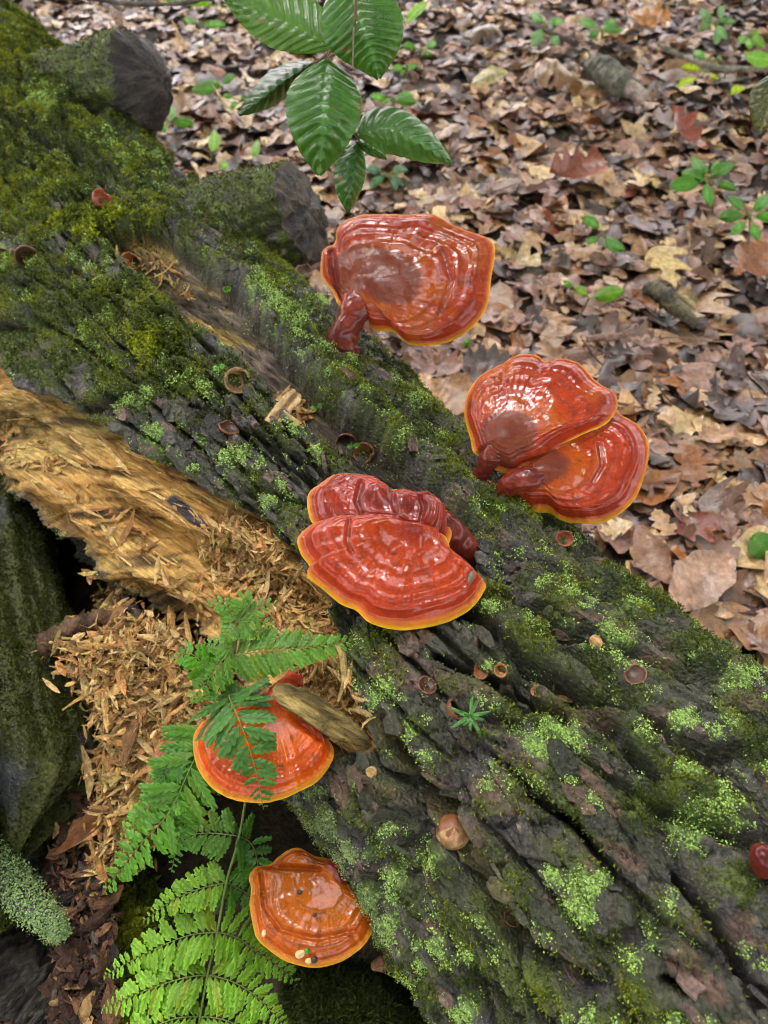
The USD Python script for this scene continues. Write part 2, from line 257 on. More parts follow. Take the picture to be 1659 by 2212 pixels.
arc = RB * PH + .24 * S * ss(-.9, .3, PH) + .012 * n3(B0, 7, 11, 3)
sl = S + .02 * n3(B0, 9, 12, 3)
def voronoi(u, v, du, dv, seed, jit=.85):
    r_ = np.random.default_rng(seed)
    U, V = u / du, v / dv; i0, i1, j0, j1 = math.floor(U.min()) - 2, math.ceil(U.max()) + 2, math.floor(V.min()) - 2, math.ceil(V.max()) + 2
    ii, jj = np.meshgrid(np.arange(i0, i1), np.arange(j0, j1), indexing='ij')
    P = np.stack([ii + .5 * (jj % 2) + (r_.random(ii.shape) - .5) * jit, jj + (r_.random(ii.shape) - .5) * jit], -1).reshape(-1, 2)
    d, k = cKDTree(P).query(np.stack([U.ravel(), V.ravel()], 1), k=2)
    d1, d2 = d[:, 0], d[:, 1]; gap = np.linalg.norm(P[k[:, 0]] - P[k[:, 1]], axis=1)
    edge = (d2 ** 2 - d1 ** 2) / (2 * gap + 1e-9)
    du_, dv_ = U.ravel() - P[k[:, 0], 0], V.ravel() - P[k[:, 0], 1]; tl = r_.normal(size=(len(P), 2))
    return edge.reshape(U.shape), k[:, 0].reshape(U.shape), r_.random(len(P)), (du_ * tl[k[:, 0], 0] + dv_ * tl[k[:, 0], 1]).reshape(U.shape)
eb, cb, hb, tb = voronoi(sl, arc, .17, .046, 21)
em, cm, hm, tm = voronoi(sl + .01 * n3(B0, 40, 13, 2), arc + .004 * n3(B0, 50, 14, 2), .05, .019, 22)
ef, cf, hf, tf = voronoi(sl + .004 * n3(B0, 120, 15, 2), arc + .002 * n3(B0, 120, 16, 2), .014, .0075, 23)
deepv = ss(.35, .65, noise(np.stack([sl * 5, arc * 18, 0 * sl], -1), 31))
crackb = 1 - ss(.02, .15 , eb + .05 * n3(B0, 80, 17, 2))
crackm = 1 - ss(.02, .2, em)
rid = ss(0, .5, eb)
fib = lambda a, b, sd, oc=4: fbm(np.stack([sl * a, arc * b, R0 * 0 + 3.3], -1), oc, sd) * 2 - 1
terr = fbm(np.stack([sl * 14, arc * 40, 0 * sl], -1), 4, 33) * 6; terr = np.floor(terr) + ss(.7, 1, terr - np.floor(terr))
plate = ss(.01, .10, eb); GRN = fbm(B0 * 150, 3, 45) * 2 - 1
hbark = .010 * plate + .0015 * rid - .020 * crackb * (.25 + .75 * deepv) - .0056 * (1 - ss(.0, .09, em)) * ss(.25, .55, noise(B0 * 26, 41)) - .0016 * (1 - ss(0, .1, ef)) + .0034 * (hm[cm] - .5) + .0042 * tm + .0030 * tb + .0016 * tf + .0022 * (hf[cf] - .5) + .0016 * n3(B0, 22, 43, 2) + .0012 * n3(B0, 90, 48, 3) + .0022 * GRN - .03 * GRO
arcb = arc; arc = RB * PH + .50 * S + .006 * n3(B0, 9, 66, 2); plank = fbm(np.stack([sl * 2.2, arc * 26, 0 * sl], -1), 2, 61)
hwood = -.026 + .024 * (plank * 2 - 1) + .010 * fib(6, 60, 62, 3) + .006 * fib(14, 220, 63, 3) + .003 * fib(60, 420, 64, 2)
steps = np.floor(fbm(np.stack([sl * 4, arc * 30, 0 * sl], -1), 3, 65) * 7); hwood += .0060 * (steps - 3)
chan, _ = line_d(gx, gy, [(-40, 920, 30), (120, 1010, 46), (200, 1090, 44), (330, 1190, 36), (420, 1280, 24)])
hwood -= .028 * ss(1.3, .5, chan) * VIS
rdg, _ = line_d(gx, gy, [(0, 1010, 26), (150, 1125, 22), (300, 1215, 26), (455, 1360, 20)])
hwood += .016 * ss(1.3, .3, rdg) * VIS
hclef = -.036 * CLEFM + CLEFM * (.014 * fib(7, 60, 71, 3) + .005 * fib(20, 220, 72, 3))
lip, _ = line_d(gx, gy, [(515, 620, 30), (640, 740, 30), (760, 870, 28), (900, 1000, 26), (1010, 1075, 22)])
MOSSH = np.zeros(S.shape)
h = hbark * (1 - WOODM) * (1 - .75 * CLEFM) + hwood * WOODM + hclef * (1 - WOODM) + .013 * ss(1.2, .3, lip) * VIS * (1 - CLEFM) - .085 * UNDER
h = h * ss(-.56, -.5, S) 
LP = log_pt(S, PH, R0 + h)
lx, ly, ld = proj(LP)

# moss and lichen cover (picture places of the patches, laid onto the trunk)
def blobs(X, Y, L):
    m = np.zeros(X.shape)
    for x, y, rx, ry, w in L: m = np.maximum(m, w * np.exp(-(((X - x) / rx) ** 2 + ((Y - y) / ry) ** 2)))
    return m
MOSSB = [(60, 160, 190, 150, 1), (200, 330, 170, 100, 1), (20, 420, 150, 90, .9), (240, 480, 120, 34, 1.5), (60, 640, 150, 60, .9), (300, 640, 130, 60, .9), (130, 720, 150, 60, .8), (340, 730, 100, 70, 1.1), (300, 800, 120, 50, 1.1), (120, 790, 90, 40, .9),
         (410, 830, 80, 50, .9), (600, 610, 60, 60, .9), (560, 560, 80, 40, .7), (640, 700, 60, 60, .8), (730, 830, 60, 60, .9), (800, 900, 60, 60, .9), (870, 960, 70, 60, .9), (860, 860, 40, 60, .9), (900, 900, 40, 70, 1), (960, 990, 60, 60, .9),
         (670, 960, 50, 40, .7), (700, 990, 60, 30, .9), (600, 960, 30, 24, .9), (560, 1040, 60, 50, .6), (1020, 1300, 70, 50, .7), (1170, 1150, 90, 90, .55), (1290, 1280, 110, 60, .6), (1400, 1330, 90, 30, .8), (1520, 1420, 90, 40, .8), (1060, 1120, 50, 60, .7),
         (1150, 1400, 70, 50, .8), (1250, 1440, 70, 40, .8), (1180, 1530, 90, 40, .8), (1350, 1620, 90, 50, .7), (1480, 1700, 80, 60, .9), (1400, 1740, 60, 40, 1), (1640, 1640, 50, 50, 1), (1560, 1560, 60, 50, .7), (900, 1660, 60, 90, .5), (800, 1400, 60, 90, .5),
         (1000, 2080, 120, 90, .6), (1200, 2120, 120, 70, .7), (1100, 1990, 60, 60, .5), (1370, 2160, 60, 50, .7), (1060, 1740, 40, 26, 1), (1000, 1960, 50, 40, .7), (1600, 1900, 60, 60, .6)]
LICHB = [(100, 225, 36, 24, 1.2), (240, 310, 34, 22, 1.1), (300, 345, 60, 20, .8), (235, 150, 22, 22, 1), (20, 568, 26, 20, 1.5), (66, 638, 24, 22, .8), (350, 380, 24, 10, .9), (560, 650, 40, 20, 1.1), (610, 690, 50, 30, 1.1), (650, 740, 40, 30, .7), (690, 655, 20, 26, .8),
         (310, 870, 40, 24, 1), (400, 830, 60, 30, .6), (345, 930, 40, 30, .9), (330, 960, 40, 30, .7), (440, 950, 36, 24, .9), (480, 870, 36, 22, .8), (640, 945, 40, 20, 1.1), (680, 980, 30, 20, .9), (500, 1040, 40, 30, .7), (520, 1000, 30, 30, .6), (620, 1085, 36, 18, 1), (560, 1110, 30, 16, .8),
         (870, 960, 40, 30, .8), (850, 930, 30, 24, .7), (840, 1490, 38, 40, 1.5), (900, 1580, 30, 40, .9), (930, 1620, 40, 20, .7), (1180, 1590, 60, 40, 1.4), (1130, 1560, 40, 20, .8), (1480, 1670, 36, 26, 1.5), (1560, 1710, 40, 30, 1.2), (1500, 1770, 60, 44, 1.3), (1570, 1800, 40, 30, .8),
         (1245, 1970, 44, 46, 1.5), (1260, 1900, 26, 30, 1), (1190, 1880, 40, 20, .7), (1310, 1880, 20, 16, 1), (1020, 2050, 22, 30, 1.5), (1015, 2170, 22, 44, 1.4), (960, 2040, 50, 60, .6), (900, 1860, 50, 40, 1), (850, 1900, 40, 60, .9), (800, 1830, 50, 40, .8), (720, 1770, 44, 40, .9),
         (800, 1930, 40, 50, .8), (860, 2000, 40, 60, .8), (920, 2080, 30, 60, .7), (700, 1700, 30, 16, .9), (1345, 1320, 30, 14, 1.2), (1260, 1310, 30, 18, .9), (1330, 1390, 60, 24, .9), (1160, 1280, 20, 16, .9), (1580, 1480, 44, 30, 1.1), (1640, 1530, 20, 16, 1), (1380, 1500, 30, 16, .9),
         (1460, 1560, 30, 26, 1), (1170, 1450, 30, 24, .5), (1405, 2010, 20, 50, .9), (1370, 2070, 26, 20, .9), (1590, 2050, 40, 40, .5), (1230, 2190, 20, 20, 1), (1470, 2190, 44, 26, 1.2), (1290, 2180, 30, 20, .8), (1410, 1600, 40, 16, .7), (1230, 1690, 20, 16, .9), (1060, 1690, 16, 30, .8),
         (1380, 1690, 20, 30, .8), (1540, 1600, 30, 20, .8), (980, 1080, 20, 20, .5), (1100, 1230, 26, 20, .6), (1050, 1330, 40, 20, .7), (740, 800, 40, 40, .4), (1170, 1700, 24, 14, .8), (1480, 1950, 40, 30, .5), (1650, 1830, 20, 40, .6)]
mn = fbm(LP * 38, 4, 81); ln_ = fbm(LP * 55, 4, 82)
TEST = np.clip((1 - WOODM) * (1 - CLEFM * .9) * (1 - .9 * GRO) * VIS, 0, 1)
MOSS = np.clip(blobs(gx, gy, MOSSB) * 1.0 + (mn - .5) * 3.2 - .02 + .36 * np.maximum(ss(700, 150, gx) * ss(1000, 520, gy), ss(20, -120, gx)), 0, 1) * TEST * (1 - .55 * crackb)
LICH = np.clip(blobs(gx, gy, LICHB) * 1.25 + (ln_ - .5) * 3.6 - .34, 0, 1) * TEST * (1 - .6 * crackb)
LP = LP + nb * (.007 * MOSS * (.3 + noise(LP * 160, 83)))[..., None]
# pigment
base = lerp((.028, .028, .025), (.098, .090, .080), ss(.3, .75, fbm(LP * 55, 4, 91)))
base = lerp(base, (.075, .062, .055), ss(.62, .8, hm[cm]) * ss(.4, .6, noise(LP * 60, 92)) * .6)
alg = ss(.42, .66, fbm(LP * 11, 4, 93)); base = lerp(base, (.036, .044, .015), .6 * alg)
pk = np.zeros(S.shape)
for x, y, a_, b_ in PINKS:
    c_, s_ = math.cos(.75), math.sin(.75); dx, dy = gx - x, gy - y; pk = np.maximum(pk, np.exp(-(((dx * c_ + dy * s_) / a_) ** 2 + ((-dx * s_ + dy * c_) / b_) ** 2) * 1.2))
pk = ss(.42, .6, pk + .5 * n3(LP, 70, 94, 4)) * VIS; pk = np.maximum(pk, .8 * ss(.70, .76, noise(np.stack([sl * 22, arc * 60, 0 * sl], -1), 95)))
base = lerp(base, lerp((.10, .066, .054), (.20, .115, .075), noise(LP * 90, 96)), pk * .7 * (1 - crackb))
mossc = lerp((.030, .050, .008), (.088, .128, .014), ss(.35, .7, fbm(LP * 60, 3, 97)))
base = lerp(base, mossc, np.clip(MOSS * 1.1, 0, .85)); base = lerp(base, lerp((.13, .21, .05), (.22, .34, .09), noise(LP * 240, 98)), .75 * ss(.15, .7, LICH))
wt = ss(.3, .75, fib(10, 90, 101, 4) * .5 + .5)
woodc = lerp((.44, .23, .055), (.78, .50, .16), wt)
woodc = lerp(woodc, (.52, .27, .07), ss(.45, .7, fbm(LP * 16, 3, 102)) * .6)
woodc = lerp(woodc, (.42, .34, .11), ss(.5, .68, fbm(np.stack([sl * 5, arc * 22, 0 * sl], -1), 3, 103)) * .6)
woodc = lerp(woodc, (.045, .028, .018), ss(.62, .7, fbm(np.stack([sl * 9, arc * 90, 0 * sl], -1), 4, 104)) * .85)
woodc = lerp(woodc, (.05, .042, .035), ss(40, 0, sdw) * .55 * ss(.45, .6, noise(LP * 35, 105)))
dk, _ = line_d(gx, gy, [(350, 1080, 12), (400, 1125, 15), (450, 1170, 10)]); woodc = lerp(woodc, (.07, .065, .075), ss(1.3, .7, dk) * VIS)
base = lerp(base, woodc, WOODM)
grp = ss(.5, .62, fbm(np.stack([sl * 6, arc * 34, 0 * sl], -1), 3, 107)); clc = lerp(lerp(lerp((.26, .18, .055), (.62, .44, .16), wt), (.13, .11, .115), grp * .8), (.055, .045, .032), np.clip(ss(.42, .62, calong) * .85 + ss(.5, .64, fbm(np.stack([sl * 8, arc * 50, 0 * sl], -1), 3, 106)) * .7, 0, .9))
base = lerp(base, clc, ss(.8, .97, CLEFM) * (1 - WOODM))
for gpts in GROOVES[11:12]:
    d_, _ = line_d(gx, gy, gpts); base = lerp(base, lerp((.055, .055, .018), (.13, .11, .04), wt), ss(1.3, .7, d_) * VIS * (1 - WOODM) * .8)
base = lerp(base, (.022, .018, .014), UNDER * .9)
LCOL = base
LN = vnormals(LP.reshape(-1, 3), tris(grid_faces(*S.shape)))
if (LN.reshape(LP.shape) * nb).sum() < 0: LFLIP = True; LN = -LN
else: LFLIP = False
trunk = thing('fallen_log', 'thick decaying trunk with furrowed wet bark, moss, lichen and a crumbling tan split side', 'log', tuple(A0))
V_, C_ = LP.reshape(-1, 3) - A0, LCOL.reshape(-1, 3)
Fq = grid_faces(*S.shape)
if LFLIP: Fq = Fq[:, ::-1]
wq = (WOODM.reshape(-1)[Fq].mean(1) > .5); cq = (CLEFM.reshape(-1)[Fq].mean(1) > .88) & ~wq; vq = VIS.reshape(-1)[Fq].all(1)
cellq = cb.reshape(-1)[Fq[:, 0]]
def sub(name, sel, mat):
    F = Fq[sel]; u, inv = np.unique(F, return_inverse=True)
    return obj(name, V_[u], inv.reshape(-1, 4), mat, trunk, col=C_[u], normals=LN[u])
inpic = ((gx > -20) & (gx < 1680) & (gy > -20) & (gy < 2232)).reshape(-1)[Fq].all(1) & vq
bq = ~wq & ~cq
cells, cnt = np.unique(cellq[bq & inpic], return_counts=True)
big = cells[np.argsort(-cnt)][:180]
isbig = np.isin(cellq, big) & bq & vq
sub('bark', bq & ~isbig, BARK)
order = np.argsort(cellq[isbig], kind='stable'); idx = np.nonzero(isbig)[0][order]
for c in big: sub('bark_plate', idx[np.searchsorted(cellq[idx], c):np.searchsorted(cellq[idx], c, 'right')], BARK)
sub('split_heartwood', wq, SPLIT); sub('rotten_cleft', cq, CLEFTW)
# the whole trunk's near end, closed
for i_ in (0, -1):
    ring = LP[i_] - A0; cen = ring.mean(0); k = len(ring)
    obj('sawn_end', np.vstack([ring, cen[None]]), np.stack([np.arange(k - 1), np.arange(1, k), np.full(k - 1, k)], -1), WOOD, trunk, col=(.2, .13, .06))
ltree = cKDTree(LP[VIS])
LPV, LNV, LXV = LP[VIS], LN.reshape(LP.shape)[VIS], np.stack(proj(LP[VIS])[:2], 1)
front = cKDTree(LXV)
def on_log(x, y, lift=0.0):         # the point of the finished surface nearest the eye at (x, y), and its normal
    k = front.query_ball_point([x, y], 4.0)
    if not k: k = [front.query([x, y])[1]]
    k = np.array(k); d = (LPV[k] - EYE) @ FWD; j = k[np.argmin(d)]
    return LPV[j] + LNV[j] * lift, LNV[j]

# loose flakes of bark, too many and small to pick apart
def bark_flakes():
    r_ = np.random.default_rng(131); ok = (((EYE - LPV) * LNV).sum(-1) > 0) * (WOODM[VIS] < .1) * (CLEFM[VIS] < .2) * (MOSS[VIS] < .4) * (LICH[VIS] < .25) * (GRO[VIS] < .15) * (LXV[:, 0] > -20) * (LXV[:, 1] > 300) * (LXV[:, 1] < 2240) * (LXV[:, 0] < 1690); n = 1900
    k = r_.choice(len(LPV), n, p=ok / ok.sum()); P, N = LPV[k], unit(LNV[k] + r_.normal(size=(n, 3)) * .13); X_ = unit(AX - (N @ AX)[:, None] * N); Y_ = np.cross(N, X_); m = 8; th = np.arange(m) * 2 * np.pi / m
    rr = r_.uniform(.6, 1.25, (n, m)); a = r_.gamma(2.2, .0024, n)[:, None] + .0016; b = a * r_.uniform(.3, .7, (n, 1)); tk = r_.uniform(.0004, .0018, (n, 1, 1))
    ring = P[:, None] + (rr * a * np.cos(th))[..., None] * X_[:, None] + (rr * b * np.sin(th))[..., None] * Y_[:, None]; top = ring + N[:, None] * (tk + r_.uniform(-.0005, .0008, (n, m, 1))); low = ring - N[:, None] * .002
    v = np.concatenate([top, low, (P + N * tk[:, 0])[:, None]], 1); q = np.arange(m); f = np.vstack([np.stack([np.full(m, 2 * m), q, (q + 1) % m], -1), np.stack([q, m + q, (q + 1) % m], -1), np.stack([(q + 1) % m, m + q, m + (q + 1) % m], -1)])
    c = LCOL[VIS][k] * r_.uniform(.7, 1.2, (n, 1)); c = np.where((r_.random(n) < .10)[:, None], np.array([.13, .085, .068]) * r_.uniform(.6, 1.4, (n, 1)), c)
    p = obj('bark_flakes', (v - A0).reshape(-1, 3), ((np.arange(n) * (2 * m + 1))[:, None, None] + f[None]).reshape(-1, 3), BARK, trunk, col=np.repeat(c, 2 * m + 1, 0), smooth=False); p.SetCustomDataByKey('kind', 'stuff')
bark_flakes()

# two broken branch stubs
def stub(name, p0, p1, r0, r1, seed, cols, endcol, squash=1.0, n=90, m=120, jag=.05, cone=.0, mat=None):
    p0, p1 = np.asarray(p0), np.asarray(p1); t = np.linspace(0, 1, n); th = np.linspace(0, 2 * np.pi, m, endpoint=False)
    ax = unit(p1 - p0); a = unit(np.cross(ax, [0, 0, 1.0])); b = np.cross(a, ax)
    T, TH = np.meshgrid(t, th, indexing='ij'); r = r0 + (r1 - r0) * T
    uv = np.stack([T * 3, np.cos(TH) * 2.2, np.sin(TH) * 2.2], -1)
    fb = fbm(np.stack([T * 2.5, np.cos(TH) * 9, np.sin(TH) * 9], -1), 4, seed) * 2 - 1
    r = r * (1 + .13 * (fbm(uv, 3, seed + 1) * 2 - 1)) + .007 * fb + .014 * (fbm(np.stack([T * 5, np.cos(TH) * 5, np.sin(TH) * 5], -1), 4, seed + 9) - .5) + .006 * (fbm(np.stack([T * 30, np.cos(TH) * 30, np.sin(TH) * 30], -1), 3, seed + 2) - .5)
    L = np.linalg.norm(p1 - p0); off = T * L + ss(.7, 1, T) * jag * (fbm(np.stack([0 * T, np.cos(TH) * 4, np.sin(TH) * 4], -1), 3, seed + 3) - .5)
    v = p0 + off[..., None] * ax + (r * np.cos(TH))[..., None] * a * squash + (r * np.sin(TH))[..., None] * b
    mo = ss(.42, .56, fbm(v * 40, 4, seed + 5) + .24 * (np.sin(TH) - .1))
    c = lerp(lerp(cols[0], cols[1], ss(-.3, .4, fb)), mossc_(v, seed), mo * .9)
    if cone < .02: c = lerp(c, lerp((.24, .19, .09), (.42, .34, .18), ss(-.3, .4, fb)), ss(.52, .62, fbm(v * 22, 3, seed + 12)) * ss(.45, .7, T) * ss(.5, -.1, np.sin(TH)) * (1 - mo))
    out = [obj('branch_stub', (v - A0).reshape(-1, 3), grid_faces(n, m, True)[:, ::-1], mat or STUBW, trunk, col=c.reshape(-1, 3))]
    q = np.linspace(1, .0, 16); ring = v[-1]; cen = ring.mean(0)
    e = cen + q[:, None, None] * (ring - cen) + ax * (cone * (1 - q[:, None, None] ** 2)) + ax * (.020 * (fbm(np.stack([q[:, None] * np.cos(th) * 5, q[:, None] * np.sin(th) * 5, 0 * q[:, None] * th], -1), 4, seed + 6) - .5))[..., None] * (1 - q ** 4)[:, None, None]
    ec = lerp(endcol[0], endcol[1], ss(.4, .65, fbm(e * 55, 4, seed + 7)))
    sub_ = obj('broken_end', (e - A0).reshape(-1, 3), grid_faces(16, m, True)[:, ::-1], BARK, trunk, col=ec.reshape(-1, 3))
    return v, mo
def mossc_(v, seed=0): return lerp((.030, .050, .008), (.088, .128, .014), ss(.35, .7, fbm(np.asarray(v) * 60, 3, 97 + seed)))
d1 = float(log_hit(np.array(200.), np.array(230.)))
st1 = stub('s', at(130, 215, d1 + .10), at(305, 178, d1 + .02), .085, .085, 301, ((.022, .022, .014), (.055, .048, .034)), ((.012, .010, .008), (.045, .036, .026)), jag=.04, cone=.05, mat=BARK)
d2 = float(log_hit(np.array(520.), np.array(520.)))
st2 = stub('s', at(455, 535, d2 + .09), at(654, 456, d2 + .005), .105, .078, 311, ((.028, .027, .018), (.085, .072, .052)), ((.018, .016, .013), (.075, .060, .042)), jag=.02, cone=.012, mat=BARK)

# ------------------------------------------------------------------ the ground
gl = np.concatenate([-np.geomspace(60, 2.2, 26), np.arange(-2.0, 2.41, .035), np.geomspace(2.6, 60, 26)])
gyl = np.concatenate([-np.geomspace(60, .6, 22), np.arange(-.5, 4.6, .035), np.geomspace(4.8, 60, 26)])
GX, GY = np.meshgrid(gl, gyl, indexing='ij')
def ground_z(x, y):
    p = np.stack([np.asarray(x, float), np.asarray(y, float), 0 * np.asarray(x, float)], -1)
    return .05 * n3(p, 1.1, 401, 3) + .012 * n3(p, 9, 402, 3) - .02
GZ = ground_z(GX, GY)
gp = np.stack([GX, GY, GZ], -1)
obj_g = obj('forest_floor', gp.reshape(-1, 3), grid_faces(*GX.shape), SOIL, col=lerp((.022, .015, .010), (.075, .050, .032), ss(.35, .7, fbm(gp * 14, 4, 403))).reshape(-1, 3))
tag(obj_g, 'dark damp forest soil under the leaf litter', None, None, 'structure')
# ------------------------------------------------------------------ the forest canopy overhead (its gaps are what the wet surfaces mirror)
def canopy():
    r_ = np.random.default_rng(91); n = 60000
    p = np.stack([r_.uniform(-11, 11, n), r_.uniform(-9, 13, n), r_.uniform(4.5, 8.5, n)], -1)
    p = p[fbm(p * [.6, .6, .25], 2, 92) > .495]; a_ = r_.uniform(0, 6.283, 26000); rr = r_.uniform(9, 13, 26000); p = np.vstack([p, np.stack([rr * np.cos(a_), 2 + rr * np.sin(a_), r_.uniform(.4, 8.5, 26000)], -1)]); n = len(p)
    a = r_.normal(size=(n, 3)) * [1, 1, .35]; a = unit(a); nn = unit(r_.normal(size=(n, 3)) * .45 + [0, 0, 1]); b = unit(np.cross(nn, a)); L = r_.uniform(.16, .30, n)[:, None]
    v = np.stack([p - a * L, p + b * L * .45, p + a * L, p - b * L * .45], 1).reshape(-1, 3)
    f = np.arange(4 * n).reshape(n, 4)
    c = lerp((.03, .07, .015), (.07, .13, .025), r_.random(n)).repeat(4, 0)
    tag(obj('forest_canopy', v, f, FERN, col=c, smooth=False), 'leafy forest canopy high above the trunk, letting the overcast sky through', 'foliage', None, 'stuff')
canopy()

# ------------------------------------------------------------------ bracket mushrooms
def plane_pts(xy, P0, n):
    xy = np.asarray(xy, float); r = ray(xy[..., 0], xy[..., 1]); t = ((P0 - EYE) @ n) / (r @ n); return EYE + r * t[..., None]
def mk_cap(parent, outline, O, P0, n, H=.012, thick=.013, seed=1, pal=None, dull=(), bulge=(), groove=(), bands=(.45, .62, .78, .9), mw=1.0, tilt_rim=0.0, wob=.004, NU=236, lum=1.0, lumpk=1.0, rim_out=None):
    n = unit(n); ex = unit(np.cross([0, 1, 0.2], n)); ey = np.cross(n, ex)
    bpx = spline(outline, NU, True); Bw = plane_pts(bpx, P0, n); Ow = plane_pts(np.array(O, float), P0, n)
    D = Bw - Ow; L = np.linalg.norm(D, axis=1)
    u = np.arange(NU) / NU; cu, su = np.cos(2 * np.pi * u), np.sin(2 * np.pi * u)
    tt = np.concatenate([np.linspace(0, .80, 58), np.linspace(.80, 1, 42)[1:]])
    T, U = np.meshgrid(tt, u, indexing='ij'); ins = np.minimum(.0062 * mw / L, .4)
    Pt = Ow + (T * (1 - ins)[None])[..., None] * D[None]
    uw = n3(np.stack([cu * 1.5, su * 1.5, 0 * u + seed], -1), 1.0, seed, 3)
    tw = T + .055 * uw[None] * np.sin(np.pi * np.minimum(T, 1)) + .05 * n3(Pt, 22, seed + 1, 2)
    prof = H * (1 - np.clip(T, 0, 1) ** 2.4) - .0052 * thick / .013 * ss(.86, 1.0, T) ** 1.6
    rid = 0
    for k, b_ in enumerate(bands):
        d_ = (tw - b_); rid = rid + (.0011 - .0001 * k) * (ss(-.09, 0, d_) - ss(0, .06, d_) * 1.1) * (1 + .5 * n3(Pt, 18, seed + 30 + k, 2))
    fine = .00022 * np.sin(tw * 2 * np.pi * 17 + 5 * n3(Pt, 14, seed + 2, 2)) * ss(.45, .8, T) * (.4 + .8 * noise(Pt * 26, seed + 18))
    rad = n3(np.stack([np.broadcast_to(cu * 9, T.shape), np.broadcast_to(su * 9, T.shape), T * 1.5], -1), 1.0, seed + 3, 3)
    lump = .0050 * n3(Pt, 22, seed + 4, 2) + .0013 * n3(Pt, 55, seed + 5, 2) + .0004 * n3(Pt, 170, seed + 6, 2)
    hz = prof + rid * ss(.25, .6, T) + fine + (.0012 * rad * ss(.25, .8, T) + lumpk * lump * (1 - .75 * ss(.8, 1, T)))
    X, Y, _ = proj(Pt)
    for x, y, rx, ry, h_ in bulge: hz = hz + h_ * np.exp(-(((X - x) / rx) ** 2 + ((Y - y) / ry) ** 2)) * ss(1, .9, T)
    gsum = np.zeros(T.shape)
    for pts, h_ in groove:
        d_, _ = line_d(X, Y, pts); g_ = ss(1.2, 0, d_) * ss(1.0, .93, T); hz = hz - h_ * g_; gsum = np.maximum(gsum, g_)
    rimw = wob * n3(np.stack([cu * 3, su * 3, 0 * u], -1), 1.0, seed + 7, 3) + .0012 * n3(np.stack([cu * 14, su * 14, 0 * u], -1), 1.0, seed + 8, 2)
    hz = hz + (ss(.55, 1, T) * rimw[None])
    top = Pt + hz[..., None] * n
    # pigment
    p_ = dict(deep=(.13, .020, .018), red=(.27, .026, .007), orange=(.31, .060, .006), outer=(.24, .021, .006), rim=(.42, .08, .008)); p_.update(pal or {})
    nz = fbm(Pt * 60, 3, seed + 9)
    c = lerp(p_['orange'], p_['red'], np.clip(ss(.35, .75, tw + .5 * (nz - .5)) + .5 * ss(.45, .6, noise(np.stack([tw * 9, cu * 1.5 + 0 * T, su * 1.5 + 0 * T], -1), seed + 10)), 0, 1))
    c = lerp(c, p_['outer'], ss(.74, .86, tw) * .8)
    c = lerp(c, p_['orange'], (.7 * ss(.5, .7, fbm(Pt * 26, 3, seed + 20)) * ss(.2, .5, T))); c = c * (1 + .22 * rad * ss(.2, .6, T))[..., None]; c = lerp(c, (.09, .03, .02), .5 * ss(.66, .74, fbm(Pt * 95, 4, seed + 21)))
    for k, b_ in enumerate(bands): c = c * (1 - .25 * np.exp(-((tw - b_ - .015) / .018) ** 2))[..., None]
    c = lerp(c, p_['deep'], ss(.34, .02, T) * .8)
    dl = np.zeros(T.shape)
    for x, y, rx, ry in dull:
        q_ = np.hypot((X - x) / rx, (Y - y) / ry); dl = np.maximum(dl, ss(1.12, .86, q_ + .16 * n3(Pt, 55, seed + 11, 3)))
    c = lerp(c, lerp((.10, .022, .016), (.155, .042, .020), nz), dl * .85)
    c = lerp(c, p_['deep'], gsum * .6)
    c = lerp(c, p_['rim'], ss(.97, 1.0, T + .02 * (nz - .5)) ** 2 * .6)
    c = c * (.86 + .28 * fbm(Pt * 140, 2, seed + 12))[..., None] * lum
    rg = np.stack([.04 + .14 * ss(.48, .68, fbm(Pt * 40, 4, seed + 13)) + .20 * dl, .95 - .45 * dl, 0 * dl], -1)
    F = grid_faces(len(tt), NU, True)
    flip = (vnormals(top.reshape(-1, 3), tris(F)).mean(0) @ n) < 0
    if flip: F = F[:, ::-1]
    obj('cap', top.reshape(-1, 3), F, CAP, parent, col=c.reshape(-1, 3), gloss=rg.reshape(-1, 3))
    # rounded margin, top edge down to the pores
    s_ = (thick / .013 * mw) * (.55 + .9 * noise(np.stack([cu * 2.2, su * 2.2, 0 * u + seed], -1), seed + 15)); Du = D / L[:, None]; hE = hz[-1]
    prof_m = [(.0062 * mw, 0, 0), (.0040 * mw, -.0008, .12), (.0020 * mw, -.0024, .3), (.0006 * mw, -.0048, .5), (0, -.0072, .65), (.0006 * mw, -.0096, .8), (.0026 * mw, -.0114, .95), (.0060 * mw, -.0122, 1)]
    mv, mc = [], []
    for i_, dh, q in prof_m:
        ii = np.minimum(i_, .4 * L); mv.append(Bw - Du * ii[:, None] + ((hE + dh * s_)[:, None]) * n)
        mc.append(np.broadcast_to(np.array([np.interp(q, [0, .34, .52, .70, .88, 1], [p_['rim'][k] * .8, .66, .84, .88, .86, .82]) if k == 0 else np.interp(q, [0, .34, .52, .70, .88, 1], [p_['rim'][k] * .8, [.66, .22, .012][k], [.84, .44, .016][k], [.88, .58, .03][k], [.86, .72, .24][k], [.82, .74, .48][k]]) for k in range(3)]), (NU, 3)))
    mv, mc = np.array(mv), np.array(mc) * (.9 + .2 * noise(np.array(mv) * 120, seed + 14))[..., None]
    Fm = grid_faces(len(prof_m), NU, True); obj('margin', mv.reshape(-1, 3), Fm[:, ::-1] if flip else Fm, MARGIN, parent, col=mc.reshape(-1, 3))
    t2 = np.linspace(1, 0, 14); low = Ow + (t2[:, None, None] * (1 - np.minimum(.006 * mw / L, .4))[None, :, None]) * D[None] + ((hE * t2[:, None] - .0122 * s_[None] - .008 * (1 - t2[:, None])))[..., None] * n
    obj('pore_surface', low.reshape(-1, 3), Fm_low(14, NU, flip), PORES, parent, col=(.62, .54, .40))
    return Ow, n
